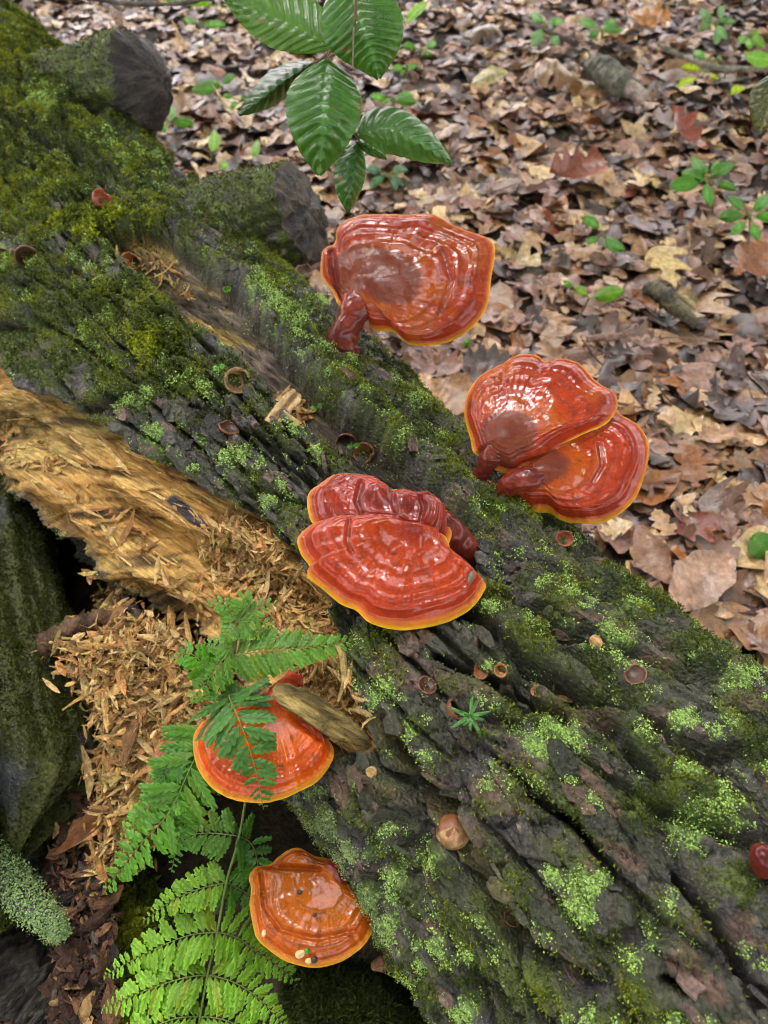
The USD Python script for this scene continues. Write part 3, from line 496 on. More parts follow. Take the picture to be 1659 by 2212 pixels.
def Fm_low(a, b, flip):
    F = grid_faces(a, b, True); return F[:, ::-1] if flip else F
def mk_stem(parent, pts, seed, col0=(.09, .013, .010), col1=(.18, .024, .011), jit=.22, lum=1.0, squash=None):
    """pts: x, y, depth, radius, all in picture units except depth in metres"""
    q = spline(np.asarray(pts, float), 34); P = at(q[:, 0], q[:, 1], q[:, 2]); r = q[:, 3] * PXM * q[:, 2]
    v, f = tube(P, r, 30, jit, seed); v = v + (unit(v - np.vstack([np.repeat(P, 30, 0), P[:1], P[-1:]])) * (.0016 * n3(v, 90, seed + 1, 3) + .0007 * n3(v, 220, seed + 2, 2))[:, None])
    c = lerp(col0, col1, ss(.35, .7, fbm(v * 45, 3, seed + 3))) * lum
    g = np.stack([.09 + .12 * noise(v * 60, seed + 4), np.full(len(v), .9), np.zeros(len(v))], -1)
    return obj('stem', v, f, CAP, parent, col=c, gloss=g)
def zz(ox, oy, k, L): return [(ox + x * k, oy + y * k) for x, y in L]
TOE = lambda x, y: -unit(ray(np.array(float(x)), np.array(float(y))))
Zv = np.array([0, 0, 1.0])
def clear(outline, P0, n):
    q = spline(outline, 60, True); p = plane_pts(q, P0, unit(n)); d = (p - EYE) @ FWD; h_ = log_hit(q[:, 0], q[:, 1])

# first: the tall one at the trunk's far edge
m1 = thing('bracket_mushroom', 'reddish brown fan-shaped bracket mushroom on a tall stalk below the beech leaves', 'mushroom', group=None)
o1 = zz(674, 432, .25, [(190, 330), (203, 230), (290, 150), (430, 102), (650, 95), (850, 97), (1050, 97), (1230, 175), (1400, 245), (1540, 312), (1578, 380), (1580, 490), (1552, 650), (1530, 850), (1480, 960), (1380, 1080), (1250, 1165), (1100, 1222), (950, 1240), (820, 1212), (755, 1150), (680, 1103), (525, 1095), (470, 1010), (330, 930), (225, 890), (180, 790), (110, 690), (62, 600), (66, 500), (75, 420), (120, 368)])
db = float(log_hit(np.array(748.), np.array(772.))); 
if np.isnan(db): db = .85
p1 = at(np.array(784.), np.array(636.), np.array(db - .012)); nn1 = .62 * Zv + .62 * TOE(860, 600) - .10 * E1
mk_cap(m1, o1, (788, 640), p1, nn1, H=.012, seed=11, mw=.75, dull=[(790, 580, 78, 44), (850, 610, 60, 60), (760, 600, 40, 60)], bulge=[(786, 640, 26, 40, .010), (770, 610, 40, 20, -.003)], groove=[([(716, 540, 12), (725, 600, 12), (732, 650, 8)], .010), ([(955, 545, 9), (975, 610, 9), (950, 680, 8)], .003)], bands=(.40, .60, .74, .88),
       pal=dict(red=(.30, .040, .011), orange=(.31, .070, .008), outer=(.25, .027, .008)))
mk_stem(m1, [(752, 800, db + .02, 22), (742, 772, db + .002, 36), (738, 742, db - .008, 36), (752, 700, db - .014, 31), (768, 668, db - .014, 33), (782, 640, db - .006, 34), (796, 612, db + .012, 24)], 12)
# second: the double one in the middle of the right edge
m2 = thing('bracket_mushroom', 'double bracket mushroom of two overlapping glossy red caps standing on two joined stalks', 'mushroom')
k2 = (976.4, 734.4, .276)
o2a = zz(*k2, [(215, 885), (168, 850), (150, 760), (112, 620), (95, 500), (130, 380), (190, 280), (300, 200), (400, 152), (480, 102), (600, 76), (690, 95), (745, 130), (850, 122), (1000, 148), (1080, 220), (1150, 290), (1280, 375), (1312, 430), (1308, 495), (1270, 565), (1200, 630), (1050, 700), (850, 812), (720, 905), (600, 955), (500, 1015), (400, 1000), (300, 960)])
o2b = zz(*k2, [(540, 1292), (600, 1312), (700, 1310), (790, 1322), (850, 1368), (950, 1402), (1080, 1416), (1200, 1392), (1330, 1330), (1440, 1230), (1502, 1120), (1550, 960), (1572, 830), (1540, 740), (1480, 645), (1400, 580), (1310, 525), (1240, 500), (1100, 560), (950, 660), (800, 760), (650, 870), (560, 960), (500, 1060), (470, 1150), (480, 1240)])
db2 = float(log_hit(np.array(1035.), np.array(1055.)))
nn2 = .74 * Zv + .5 * TOE(1180, 930)
p2 = at(np.array(1081.), np.array(963.), np.array(db2 - .02))
mk_cap(m2, o2a, (1082, 962), p2, nn2, H=.013, seed=21, mw=.7, dull=[(1095, 945, 62, 50), (1075, 990, 40, 40)], bulge=[(1085, 962, 44, 36, .009)], bands=(.42, .62, .74, .86), pal=dict(orange=(.40, .080, .006), red=(.33, .033, .008)))
mk_cap(m2, o2b, (1160, 1032), p2 - .016 * unit(nn2) + .0 * E1, nn2 + .06 * E1, H=.012, seed=22, mw=.9, dull=[(1168, 1020, 56, 40)], bulge=[(1160, 1032, 50, 26, .010)], groove=[([(1290, 970, 8), (1296, 1010, 9), (1275, 1050, 6)], .003)], bands=(.46, .66, .82), pal=dict(orange=(.37, .070, .007), red=(.34, .034, .008)))
mk_stem(m2, [(1024, 1040, db2 + .012, 16), (1035, 1030, db2 - .006, 18), (1048, 1010, db2 - .015, 19), (1062, 985, db2 - .02, 26), (1085, 958, db2 - .018, 30)], 23)
mk_stem(m2, [(1076, 1112, db2 + .01, 12), (1070, 1085, db2 - .012, 14), (1088, 1058, db2 - .02, 20), (1112, 1043, db2 - .028, 26), (1150, 1032, db2 - .03, 28), (1185, 1024, db2 - .02, 20)], 24)
mk_stem(m2, [(1022, 1036, db2 + .004, 13), (1045, 1052, db2 - .004, 20), (1060, 1080, db2 - .004, 18), (1070, 1108, db2 + .004, 12)], 25, col0=(.24, .032, .030), col1=(.33, .05, .04), jit=.3)
# third: the wide one on the crown of the trunk
m3 = thing('bracket_mushroom', 'wide glossy red bracket mushroom with two lobes and yellow rim on the trunk crown', 'mushroom')
k3 = (622, 985, .2708)
o3a = zz(*k3, [(58, 640), (100, 560), (190, 500), (330, 466), (480, 455), (600, 460), (720, 500), (860, 520), (1000, 520), (1150, 560), (1270, 620), (1300, 730), (1345, 800), (1430, 842), (1530, 920), (1586, 990), (1562, 1060), (1500, 1150), (1400, 1222), (1250, 1292), (1080, 1332), (900, 1346), (740, 1330), (620, 1292), (540, 1212), (420, 1152), (330, 1082), (230, 1000), (150, 930), (128, 880), (148, 838), (100, 770)])
o3b = zz(*k3, [(195, 500), (152, 400), (150, 280), (230, 190), (330, 112), (400, 92), (550, 100), (650, 130), (730, 200), (820, 228), (920, 236), (1050, 288), (1170, 310), (1255, 370), (1312, 440), (1322, 540), (1290, 660), (1200, 740), (1000, 740), (800, 660), (600, 600), (380, 560)])
db3 = float(log_hit(np.array(1006.), np.array(1180.)))
nn3 = .85 * Zv + .38 * TOE(850, 1180) - .10 * E1
p3 = at(np.array(893.), np.array(1158.), np.array(db3 - .050))
mk_cap(m3, o3b, (880, 1105), p3 - .010 * unit(nn3), nn3 + .10 * E1, H=.011, seed=31, mw=.8, bands=(.5, .7, .86), bulge=[(900, 1072, 34, 22, .010), (815, 1072, 26, 30, .008), (945, 1100, 30, 34, .013), (925, 1140, 30, 24, .010), (865, 1100, 22, 20, .006), (840, 1135, 40, 16, .006), (720, 1060, 22, 30, .003)], groove=[([(852, 1040, 9), (846, 1085, 10), (858, 1125, 8)], .003), ([(781, 1052, 10), (772, 1090, 9), (786, 1125, 7)], .0035), ([(905, 1085, 6), (915, 1110, 8), (908, 1140, 7)], .0035)], pal=dict(orange=(.17, .018, .012), red=(.30, .026, .009), deep=(.13, .014, .012)))
mk_cap(m3, o3a, (905, 1150), p3, nn3, H=.012, seed=32, thick=.015, mw=.95, bands=(.36, .52, .70, .82, .91), bulge=[(905, 1120, 60, 30, .009)], groove=[([(757, 1130, 7), (752, 1180, 7), (765, 1200, 5)], .0035)], pal=dict(orange=(.31, .036, .008), red=(.38, .040, .008), outer=(.33, .030, .007), deep=(.15, .016, .012)))
mk_stem(m3, [(1040, 1222, db3 + .03, 22), (1000, 1178, db3 - .004, 28), (960, 1142, db3 - .012, 36), (910, 1125, db3 - .018, 36)], 33, lum=.8)
# fourth: orange, behind the hanging fern
m4 = thing('bracket_mushroom', 'orange bracket mushroom half hidden by a hanging fern leaflet', 'mushroom')
k4 = (397.5, 1451.6, .2604)
o4 = zz(*k4, [(58, 520), (54, 600), (75, 720), (140, 850), (230, 950), (330, 1012), (450, 1052), (600, 1066), (700, 1050), (850, 1012), (950, 970), (1080, 890), (1180, 790), (1232, 700), (1241, 625), (1212, 560), (1150, 500), (1050, 458), (950, 425), (880, 370), (800, 300), (740, 245), (600, 215), (420, 260), (250, 320), (130, 400), (80, 460)])
db4 = float(np.nan_to_num(log_hit(np.array(655.), np.array(1560.)), nan=.78))
p4 = at(np.array(600.), np.array(1535.), np.array(db4 - .03)); nn4 = .97 * Zv + .16 * TOE(560, 1600)
mk_cap(m4, o4, (598, 1532), p4, nn4, H=.014, seed=41, lumpk=.45, mw=.7, bands=(.72, .88), bulge=[(600, 1515, 34, 40, .012), (540, 1600, 60, 40, .004)], groove=[([(640, 1560, 16), (690, 1600, 10)], .003)], pal=dict(orange=(.72, .135, .006), red=(.62, .090, .006), outer=(.52, .064, .007), deep=(.32, .020, .012), rim=(.62, .20, .01)))
mk_stem(m4, [(640, 1468, db4 + .03, 22), (620, 1488, db4 - .01, 26), (606, 1512, db4 - .03, 34), (596, 1545, db4 - .03, 38)], 42, col0=(.34, .024, .016), col1=(.46, .04, .014))
# fifth: brownish orange, lowest
m5 = thing('bracket_mushroom', 'brownish orange bracket mushroom with concentric ridges, lowest beside the fern', 'mushroom')
k5 = (509.8, 1797, .1979)
o5 = zz(*k5, [(130, 500), (152, 600), (135, 750), (165, 980), (215, 1150), (300, 1240), (375, 1300), (500, 1385), (650, 1440), (840, 1476), (1000, 1452), (1150, 1402), (1300, 1312), (1420, 1200), (1492, 1060), (1522, 920), (1492, 800), (1420, 700), (1330, 620), (1275, 540), (1230, 420), (1130, 330), (1000, 268), (850, 240), (750, 182), (650, 152), (550, 182), (430, 262), (340, 338), (230, 352), (155, 420)])
db5 = float(np.nan_to_num(log_hit(np.array(755.), np.array(1880.)), nan=.75))
p5 = at(np.array(705.), np.array(1905.), np.array(db5 - .035)); nn5 = .98 * Zv + .12 * TOE(660, 1950) 
mk_cap(m5, o5, (700, 1905), p5, nn5, H=.013, seed=51, lumpk=.6, mw=.6, bands=(.38, .70, .84), bulge=[(640, 1850, 60, 16, .006), (735, 1875, 24, 26, .014), (555, 1900, 14, 40, .005)], groove=[([(560, 1870, 9), (620, 1876, 9), (690, 1882, 8)], .007), ([(566, 1890, 7), (574, 1960, 9), (610, 2010, 9), (680, 2028, 9), (770, 2010, 8)], .004)], dull=[],
       pal=dict(orange=(.40, .100, .003), red=(.44, .098, .004), outer=(.40, .072, .004), deep=(.34, .060, .005), rim=(.55, .2, .012)))
mk_stem(m5, [(776, 1866, db5 + .03, 20), (752, 1872, db5 - .01, 26), (735, 1880, db5 - .028, 30), (715, 1895, db5 - .040, 26)], 52, col0=(.15, .016, .012), col1=(.22, .03, .012), jit=.12)
# a young knob at the right edge
kp, kn = on_log(1652, 1868)
m6 = thing('mushroom_bud', 'small glossy dark red mushroom knob at the far right edge of the trunk', 'mushroom')
mk_stem(m6, [(1676, 1878, (kp - EYE) @ FWD + .004, 26), (1660, 1864, (kp - EYE) @ FWD - .010, 34), (1646, 1846, (kp - EYE) @ FWD - .018, 26), (1640, 1834, (kp - EYE) @ FWD - .02, 12)], 61, jit=.08, col0=(.055, .006, .006), col1=(.09, .009, .007))
# ------------------------------------------------------------------ the second trunk and the rotten things at lower left
AXS = unit([-.47, .883, 0]); E1S = np.array([.883, .47, 0]); A1 = np.array([0, 0, .11]) - .303 * E1S
def side_trunk():
    s = np.concatenate([np.arange(.30, 1.1, .0048), np.linspace(1.1, 2.6, 90)]); ph = np.linspace(-np.pi, np.pi, 220, endpoint=False)
    S_, P_ = np.meshgrid(s, ph, indexing='ij'); R_ = .13 + .012 * np.sin(S_ * 6 + P_ * 2)
    fb_ = fbm(np.stack([S_ * 4, np.cos(P_) * 9, np.sin(P_) * 9], -1), 4, 501) * 2 - 1; fb2 = fbm(np.stack([S_ * 8, np.cos(P_) * 40, np.sin(P_) * 40], -1), 3, 502) * 2 - 1
    end = .30 + .16 * (fbm(np.stack([np.cos(P_) * 3, np.sin(P_) * 3, 0 * P_], -1), 3, 503)) + .05 * np.sin(P_)
    R_ = R_ * ss(0, .10, S_ - end + .05) + .006 * fb_ + .002 * fb2 + .013 * n3(A1 + S_[..., None] * AXS + (R_ * np.cos(P_))[..., None] * E2 + (R_ * np.sin(P_))[..., None] * E1S, 14, 509, 4)
    v = A1 + S_[..., None] * AXS + (R_ * np.cos(P_))[..., None] * E2 + (R_ * np.sin(P_))[..., None] * E1S
    mo = ss(.36, .52, fbm(v * 16, 4, 504) + .10 * np.sin(P_))
    v = v + ((.004 * noise(v * 140, 505) + .003) * mo)[..., None] * unit(v - A1 - S_[..., None] * AXS)
    c = lerp(lerp((.04, .045, .047), (.11, .12, .12), ss(-.3, .4, fb2)), lerp((.028, .036, .008), (.075, .085, .014), fbm(v * 70, 3, 506)), mo)
    t_ = thing('mossy_side_log', 'dark weathered grey trunk with patchy moss along the left edge beneath the split wood', 'log', tuple(A1))
    obj('weathered_wood', (v - A1).reshape(-1, 3), grid_faces(len(s), 220, True)[:, ::-1], BARK, t_, col=c.reshape(-1, 3))
    return v, mo, unit(v - A1 - S_[..., None] * AXS)
SV, SMO, SN = side_trunk()
GMZ = lambda p: ground_z(p[..., 0], p[..., 1])
def ribbon_log(name, label, cat, pts, seed, c0, c1, mat=BARK, moss=0.0, rough=.25, sides=40, n=60):
    q = spline(np.asarray(pts, float), n); P = at(q[:, 0], q[:, 1], q[:, 2]); r = q[:, 3] * PXM * q[:, 2]
    v, f = tube(P, r, sides, rough, seed); core = np.vstack([np.repeat(P, sides, 0), P[:1], P[-1:]]); nn_ = unit(v - core)
    v = v + nn_ * (.004 * n3(v, 40, seed + 1, 3) + .002 * n3(v, 130, seed + 2, 2))[:, None]
    c = lerp(c0, c1, ss(.3, .7, fbm(v * 60, 4, seed + 3)))
    if moss: c = lerp(c, lerp((.02, .03, .006), (.08, .09, .012), fbm(v * 80, 2, seed + 4)), ss(.55, .7, fbm(v * 30, 3, seed + 5) + moss * (nn_[:, 2]) * .3))
    p = obj(name, v, f, mat, col=c); tag(p, label, cat); return v, nn_
dz = lambda x, y, z: float((at_z(np.array(float(x)), np.array(float(y)), z) - EYE) @ FWD)
ribbon_log('rotten_wood_ridge', 'crumbling dark reddish brown ridge of rotten wood beside the yellow-green moss', 'rotten wood', [(165, 1690, dz(165, 1690, .04), 30), (172, 1790, dz(172, 1790, .05), 44), (160, 1900, dz(160, 1900, .05), 50), (175, 2010, dz(175, 2010, .04), 50), (195, 2120, dz(195, 2120, .01), 44), (205, 2200, dz(205, 2200, 0), 26)], 511, (.035, .014, .009), (.14, .06, .04), rough=.5, sides=60, n=110)
LBV, LBN = ribbon_log('lichen_covered_branch', 'short dead branch crusted all over with pale green lichen at lower left', 'branch', [(-260, 1610, dz(-260, 1610, .12), 36), (-60, 1815, dz(-60, 1815, .12), 34), (0, 1878, dz(0, 1878, .12), 34), (60, 1945, dz(60, 1945, .12), 28), (110, 1995, dz(110, 1995, .12), 20), (135, 2018, dz(135, 2018, .11), 8)], 521, (.03, .035, .03), (.08, .09, .07))
ribbon_log('weathered_root', 'dark grey weathered root lying below the lichen covered branch', 'root', [(-90, 1990, dz(-90, 1990, .03), 70), (20, 2080, dz(20, 2080, .03), 70), (110, 2180, dz(110, 2180, .02), 66), (170, 2270, dz(170, 2270, .02), 60)], 531, (.020, .019, .016), (.085, .075, .06), mat=STUBW, rough=.5, sides=70, n=110)
ribbon_log('rotten_branch', 'short dark brown piece of rotten branch with pale torn edges among wood chips', 'branch', [(90, 1395, dz(90, 1395, .2), 20), (130, 1375, dz(130, 1375, .21), 24), (180, 1350, dz(180, 1350, .22), 24), (240, 1335, dz(240, 1335, .22), 18), (275, 1330, dz(275, 1330, .2), 12)], 541, (.04, .022, .014), (.13, .075, .04), mat=WOOD, rough=.5)
ribbon_log('rotten_branch', 'thin black rotten stick lying across the wood chips below the tan split wood', 'branch', [(268, 1290, dz(268, 1290, .2), 9), (300, 1330, dz(300, 1330, .22), 12), (335, 1370, dz(335, 1370, .22), 12), (355, 1400, dz(355, 1400, .21), 10), (372, 1450, dz(372, 1450, .2), 5)], 551, (.02, .017, .014), (.06, .045, .04), rough=.5, sides=14, n=40)
def mound(name, label, poly, zf, seed, c0, c1, mat, kind, edge=60, step=7, amp=.008, cat=None):
    P = np.asarray(poly, float); X, Y = np.meshgrid(np.arange(P[:, 0].min() - 20, P[:, 0].max() + 20, step), np.arange(P[:, 1].min() - 20, P[:, 1].max() + 20, step), indexing='ij')
    sd = poly_sd(X, Y, poly) + 34 * n3(np.stack([X / 90, Y / 90, 0 * X + seed], -1), 1.0, seed, 3); z = zf(X, Y); v0 = at_z(X, Y, z * ss(-20, edge, sd) - .05 * ss(10, -20, sd))
    v = v0 + np.stack([0 * X, 0 * X, amp * n3(v0, 30, seed, 4) + amp * .4 * n3(v0, 100, seed + 1, 2)], -1)
    n_, m_ = X.shape; F = grid_faces(n_, m_); ok = (sd > -20).reshape(-1)[F].all(1); F = F[ok]
    if (vnormals(v.reshape(-1, 3), tris(F))[:, 2].sum()) < 0: F = F[:, ::-1]
    c = lerp(c0, c1, ss(.3, .7, fbm(v * 70, 4, seed + 2))); u, inv = np.unique(F, return_inverse=True)
    p = obj(name, v.reshape(-1, 3)[u], inv.reshape(-1, 4), mat, col=c.reshape(-1, 3)[u]); tag(p, label, cat, None, kind)
    return v[sd > 4], X[sd > 4], Y[sd > 4]
HEAP = [(250, 1250), (350, 1310), (460, 1360), (580, 1460), (680, 1600), (600, 1660), (440, 1680), (360, 1760), (310, 1860), (230, 1930), (160, 1960), (140, 1880), (190, 1760), (200, 1600), (165, 1510), (130, 1450), (95, 1400), (120, 1345), (180, 1330)]
HV, HX, HY = mound('crumbled_wood_heap', 'heap of crumbled tan rotten wood fallen from the split trunk', HEAP, lambda X, Y: np.interp(Y, [1250, 1400, 1600, 1800, 1960], [.24, .235, .19, .12, .06]), 561, (.035, .020, .010), (.22, .125, .045), WOOD, 'stuff')
MV, MX, MY = mound('mossy_mound', 'dark green mossy mound under the lowest mushroom at the bottom edge', [(640, 2070), (720, 2060), (800, 2090), (860, 2130), (900, 2180), (930, 2260), (640, 2280), (600, 2150)], lambda X, Y: .13 + 0 * X, 571, (.012, .017, .005), (.05, .062, .014), SOIL, 'stuff')
YV, YX, YY = mound('moss_bank', 'bank of yellow-green moss and small wet leaves between rotten wood and fern', [(215, 1870), (270, 1860), (320, 1900), (340, 2000), (420, 2100), (460, 2260), (240, 2270), (230, 2100), (205, 1980)], lambda X, Y: .03 + 0 * X, 581, (.03, .028, .01), (.12, .11, .022), SOIL, 'stuff')

# ------------------------------------------------------------------ splinters of rotten wood
def sliver(r_, L, W, bend):
    t = np.array([0, .3, .7, 1.0]); w = np.array([.25, .9, 1.0, .12]) * W * .5
    x = (t - .5) * L; z = bend * ((t - .5) ** 2) * 4 * L * .25
    sk = r_.normal() * .12 * L
    v = np.stack([np.concatenate([x, x, x]), np.concatenate([w, 0 * w, -w]) + np.tile(sk * t, 3), np.concatenate([z, z + W * .16, z])], -1)
    f = [[i + 4 * k, i + 4 * k + 1, i + 4 * k + 5, i + 4 * k + 4] for k in range(2) for i in range(3)]
    return v, np.array(f)
def frames(nrm, ang):
    a = unit(np.cross(nrm, np.array([.31, .2, .93]))); b = np.cross(nrm, a)
    x = a * math.cos(ang) + b * math.sin(ang); return x, np.cross(nrm, x), nrm
CHIPC = [(.56, .35, .12), (.48, .28, .085), (.66, .46, .20), (.36, .19, .06), (.50, .37, .12), (.28, .15, .06), (.56, .28, .10), (.60, .42, .17)]
def put(v, fr, p): return p + v[:, :1] * fr[0] + v[:, 1:2] * fr[1] + v[:, 2:3] * fr[2]
def chip_spots(n, r_):
    out = []
    wh_ = ss(.30, .55, fbm(HV * 26, 3, 607)) + .04; k = r_.choice(len(HV), int(n * .62), p=wh_ / wh_.sum()); out += [(HV[i] + r_.normal(size=3) * [.012, .012, .002] * (r_.random() < .5), unit([r_.normal() * .25, r_.normal() * .25, 1])) for i in k]
    regs = [([(0, 900), (90, 950), (200, 1050), (330, 1150), (430, 1260), (450, 1350), (300, 1200), (150, 1080), (0, 990)], .3), ([(500, 1100), (580, 1150), (690, 1290), (720, 1380), (680, 1420), (560, 1340), (470, 1260), (430, 1180)], .8), ([(640, 1380), (740, 1420), (800, 1560), (760, 1590), (640, 1500)], .9), ([(600, 850), (660, 840), (680, 910), (640, 930)], .25), ([(350, 560), (400, 600), (420, 660), (330, 600), (250, 560)], .2)]
    P_ = np.zeros(len(LXV))
    for pl, w in regs: P_ = np.maximum(P_, w * (poly_sd(LXV[:, 0], LXV[:, 1], pl) > 0))
    ok = ((EYE - LPV) * LNV).sum(-1) > 0; P_ = P_ * ok
    k = r_.choice(len(LPV), int(n * .38), p=P_ / P_.sum()); out += [(LPV[i], unit(LNV[i] + r_.normal(size=3) * .25)) for i in k]
    return out
def label_all(made, cat, group):      # things that would share a label are told apart by their height in view
    by = {}
    for o, lab, y in made: by.setdefault(lab, []).append((y, o))
    for lab, L in by.items():
        L.sort(key=lambda q: q[0]); n_ = len(L); w_ = [''] if n_ == 1 else [', upper one', ', lower one'] if n_ == 2 else [', upper one'] + [', middle one' if n_ == 3 else f', number {k_ + 1} from above' for k_ in range(1, n_ - 1)] + [', lowest one']
        for (y, o), e in zip(L, w_): tag(o, lab + e, cat, group)
def splinters():
    r_ = np.random.default_rng(601); mb = MB()
    for p, nr in chip_spots(7800, r_):
        L = (r_.gamma(1.8, .0066) + .003) * (1 + 1.0 * (r_.random() < .05)); W__ = max(L * .17, min(L * .6, r_.gamma(2.2, .0014) + .0009)); v, f = sliver(r_, L, W__, r_.normal() * .6)
        fr = frames(unit(nr + r_.normal(size=3) * .38), r_.uniform(0, 6.3) if r_.random() < .6 else 2.2 + r_.normal() * .5)
        mb.add(put(v, fr, p + nr * r_.uniform(.0005, .006)), f, np.array(CHIPC[r_.integers(len(CHIPC))]) * r_.uniform(.55, 1.1))
    wd = (sdw > 12)[VIS] * (((EYE - LPV) * LNV).sum(-1) > 0); kk = r_.choice(len(LPV), 330, p=wd / wd.sum())
    for i in kk:
        L = r_.gamma(2.5, .012) + .01; v, f = sliver(r_, L, min(.005, L * r_.uniform(.04, .12)), r_.normal() * .35); nr = unit(LNV[i] + r_.normal(size=3) * .12); x_ = unit(unit(FIB) + r_.normal(size=3) * .10); x_ = unit(x_ - (x_ @ nr) * nr)
        mb.add(put(v, (x_, np.cross(nr, x_), nr), LPV[i] + nr * r_.uniform(-.001, .003)), f, np.array([(.62, .40, .14), (.74, .52, .22), (.46, .26, .08), (.30, .17, .06), (.56, .42, .14)][r_.integers(5)]) * r_.uniform(.75, 1.1))
    tag(mb.build('wood_chips', WOOD, smooth=False), 'tan crumbs and slivers of rotten wood strewn over heap and trunk', None, None, 'stuff')
    lab = {0: 'on the heap left of the fern', 1: 'in the split side of the trunk'}
    pick = [(400, 1490, 70, 20, 2.0), (255, 1490, 60, 22, 2.6), (280, 1660, 90, 22, 2.2), (250, 1610, 60, 20, .3), (300, 1540, 60, 16, 1.2), (380, 1560, 56, 16, 2.5), (310, 1720, 60, 14, 2.2), (420, 1570, 50, 14, 1.9), (240, 1640, 40, 18, 2.6), (200, 1400, 60, 18, .2), (450, 1520, 50, 12, 2.8), (350, 1640, 70, 14, 2.0),
            (290, 1600, 70, 20, 2.1), (330, 1500, 60, 14, .6), (345, 1610, 46, 22, 2.3), (600, 1240, 60, 16, 1.2), (640, 1310, 56, 20, 1.5), (560, 1190, 50, 16, .9), (520, 1250, 60, 14, 2.6), (700, 1450, 60, 14, .8), (660, 1420, 56, 14, .4), (720, 1500, 50, 16, 1.2), (270, 1780, 50, 14, 2.0), (230, 1870, 46, 14, 2.4), (60, 1440, 34, 14, 2.2), (90, 1320, 40, 14, 1.2), (110, 1350, 36, 12, 2.6), (70, 1350, 40, 12, .2)]
    hk = cKDTree(np.stack([HX, HY], 1))
    where = ['beside the green fern tip', 'along the heap edge', 'below the dark rotten branch', 'near the mossy side trunk', 'under the tan split wood', 'below the wide red mushroom', 'above the orange mushroom', 'near the brown curled leaf']
    spl = []
    for i, (x, y, L, W, a) in enumerate(pick):
        d_, j = hk.query([x, y]); p = HV[j] if d_ < 12 else on_log(x, y)[0]
        nr = unit(np.array([r_.normal() * .2, r_.normal() * .2 - .1, 1.0])); d = (p - EYE) @ FWD; v, f = sliver(r_, L * PXM * d, W * PXM * d, r_.normal() * .5)
        cc = np.array(CHIPC[r_.integers(len(CHIPC))]) * r_.uniform(.8, 1.1); o = obj('wood_splinter', put(v, frames(nr, -a + 1.2), p + nr * .006), f, WOOD, col=cc * (.85 + .3 * r_.random((len(v), 1))), smooth=False)
        wh = 'beside the green fern tip' if x > 380 and y > 1440 and x < 500 else 'below the wide red mushroom' if x >= 500 and y < 1380 else 'above the orange mushroom' if x >= 500 else 'near the brown curled leaf' if y > 1740 else 'below the dark rotten branch' if x < 240 and y > 1380 and y < 1540 else 'above the dark rotten branch' if x < 130 else f"in the {'upper' if y < 1560 else 'lower'} {'left' if x < 300 else 'right'} of the crumbled heap"
        sz = 'long' if L >= 60 else 'short'; wd = 'broad' if W >= 18 else 'thin'; spl.append((o, f'{sz} {wd} tan wood splinter {wh}', y))
    label_all(spl, 'splinter', 'loose splinters of tan rotten wood')
splinters()
def debris():
    r_ = np.random.default_rng(641); mb = MB(); Q = []
    for _ in range(2600):
        x, y = r_.uniform(-20, 460), r_.uniform(1640, 2240)
        if (x > 250 and y < 1900) or (x > 225 and r_.random() < .9): continue
        Q.append(at_z(np.array(x), np.array(y), .0) * [1, 1, 0] + [0, 0, .0])
    for p in Q:
        p[2] = ground_z(p[0], p[1]); X, Y, d = proj(p); z = {True: .085, False: .02}[bool(110 < X < 250 and Y > 1700)]; p = at_z(X, Y, z + r_.uniform(-.01, .012))
        L = r_.gamma(2, .006) + .003; v, f = sliver(r_, L, L * r_.uniform(.15, .6), r_.normal() * .8); mb.add(put(v, frames(unit(r_.normal(size=3) * .4 + Zv), r_.uniform(0, 6.3)), p), f, np.array([(.05, .025, .016), (.12, .06, .035), (.20, .10, .05), (.03, .022, .018), (.09, .075, .06), (.36, .22, .09)][r_.choice(6, p=[.3, .22, .14, .18, .1, .06])]) * r_.uniform(.7, 1.2))
    tag(mb.build('woody_debris', WOOD, smooth=False), 'dark crumbs of rotten wood and bark on the ground at lower left', None, None, 'stuff')
debris()
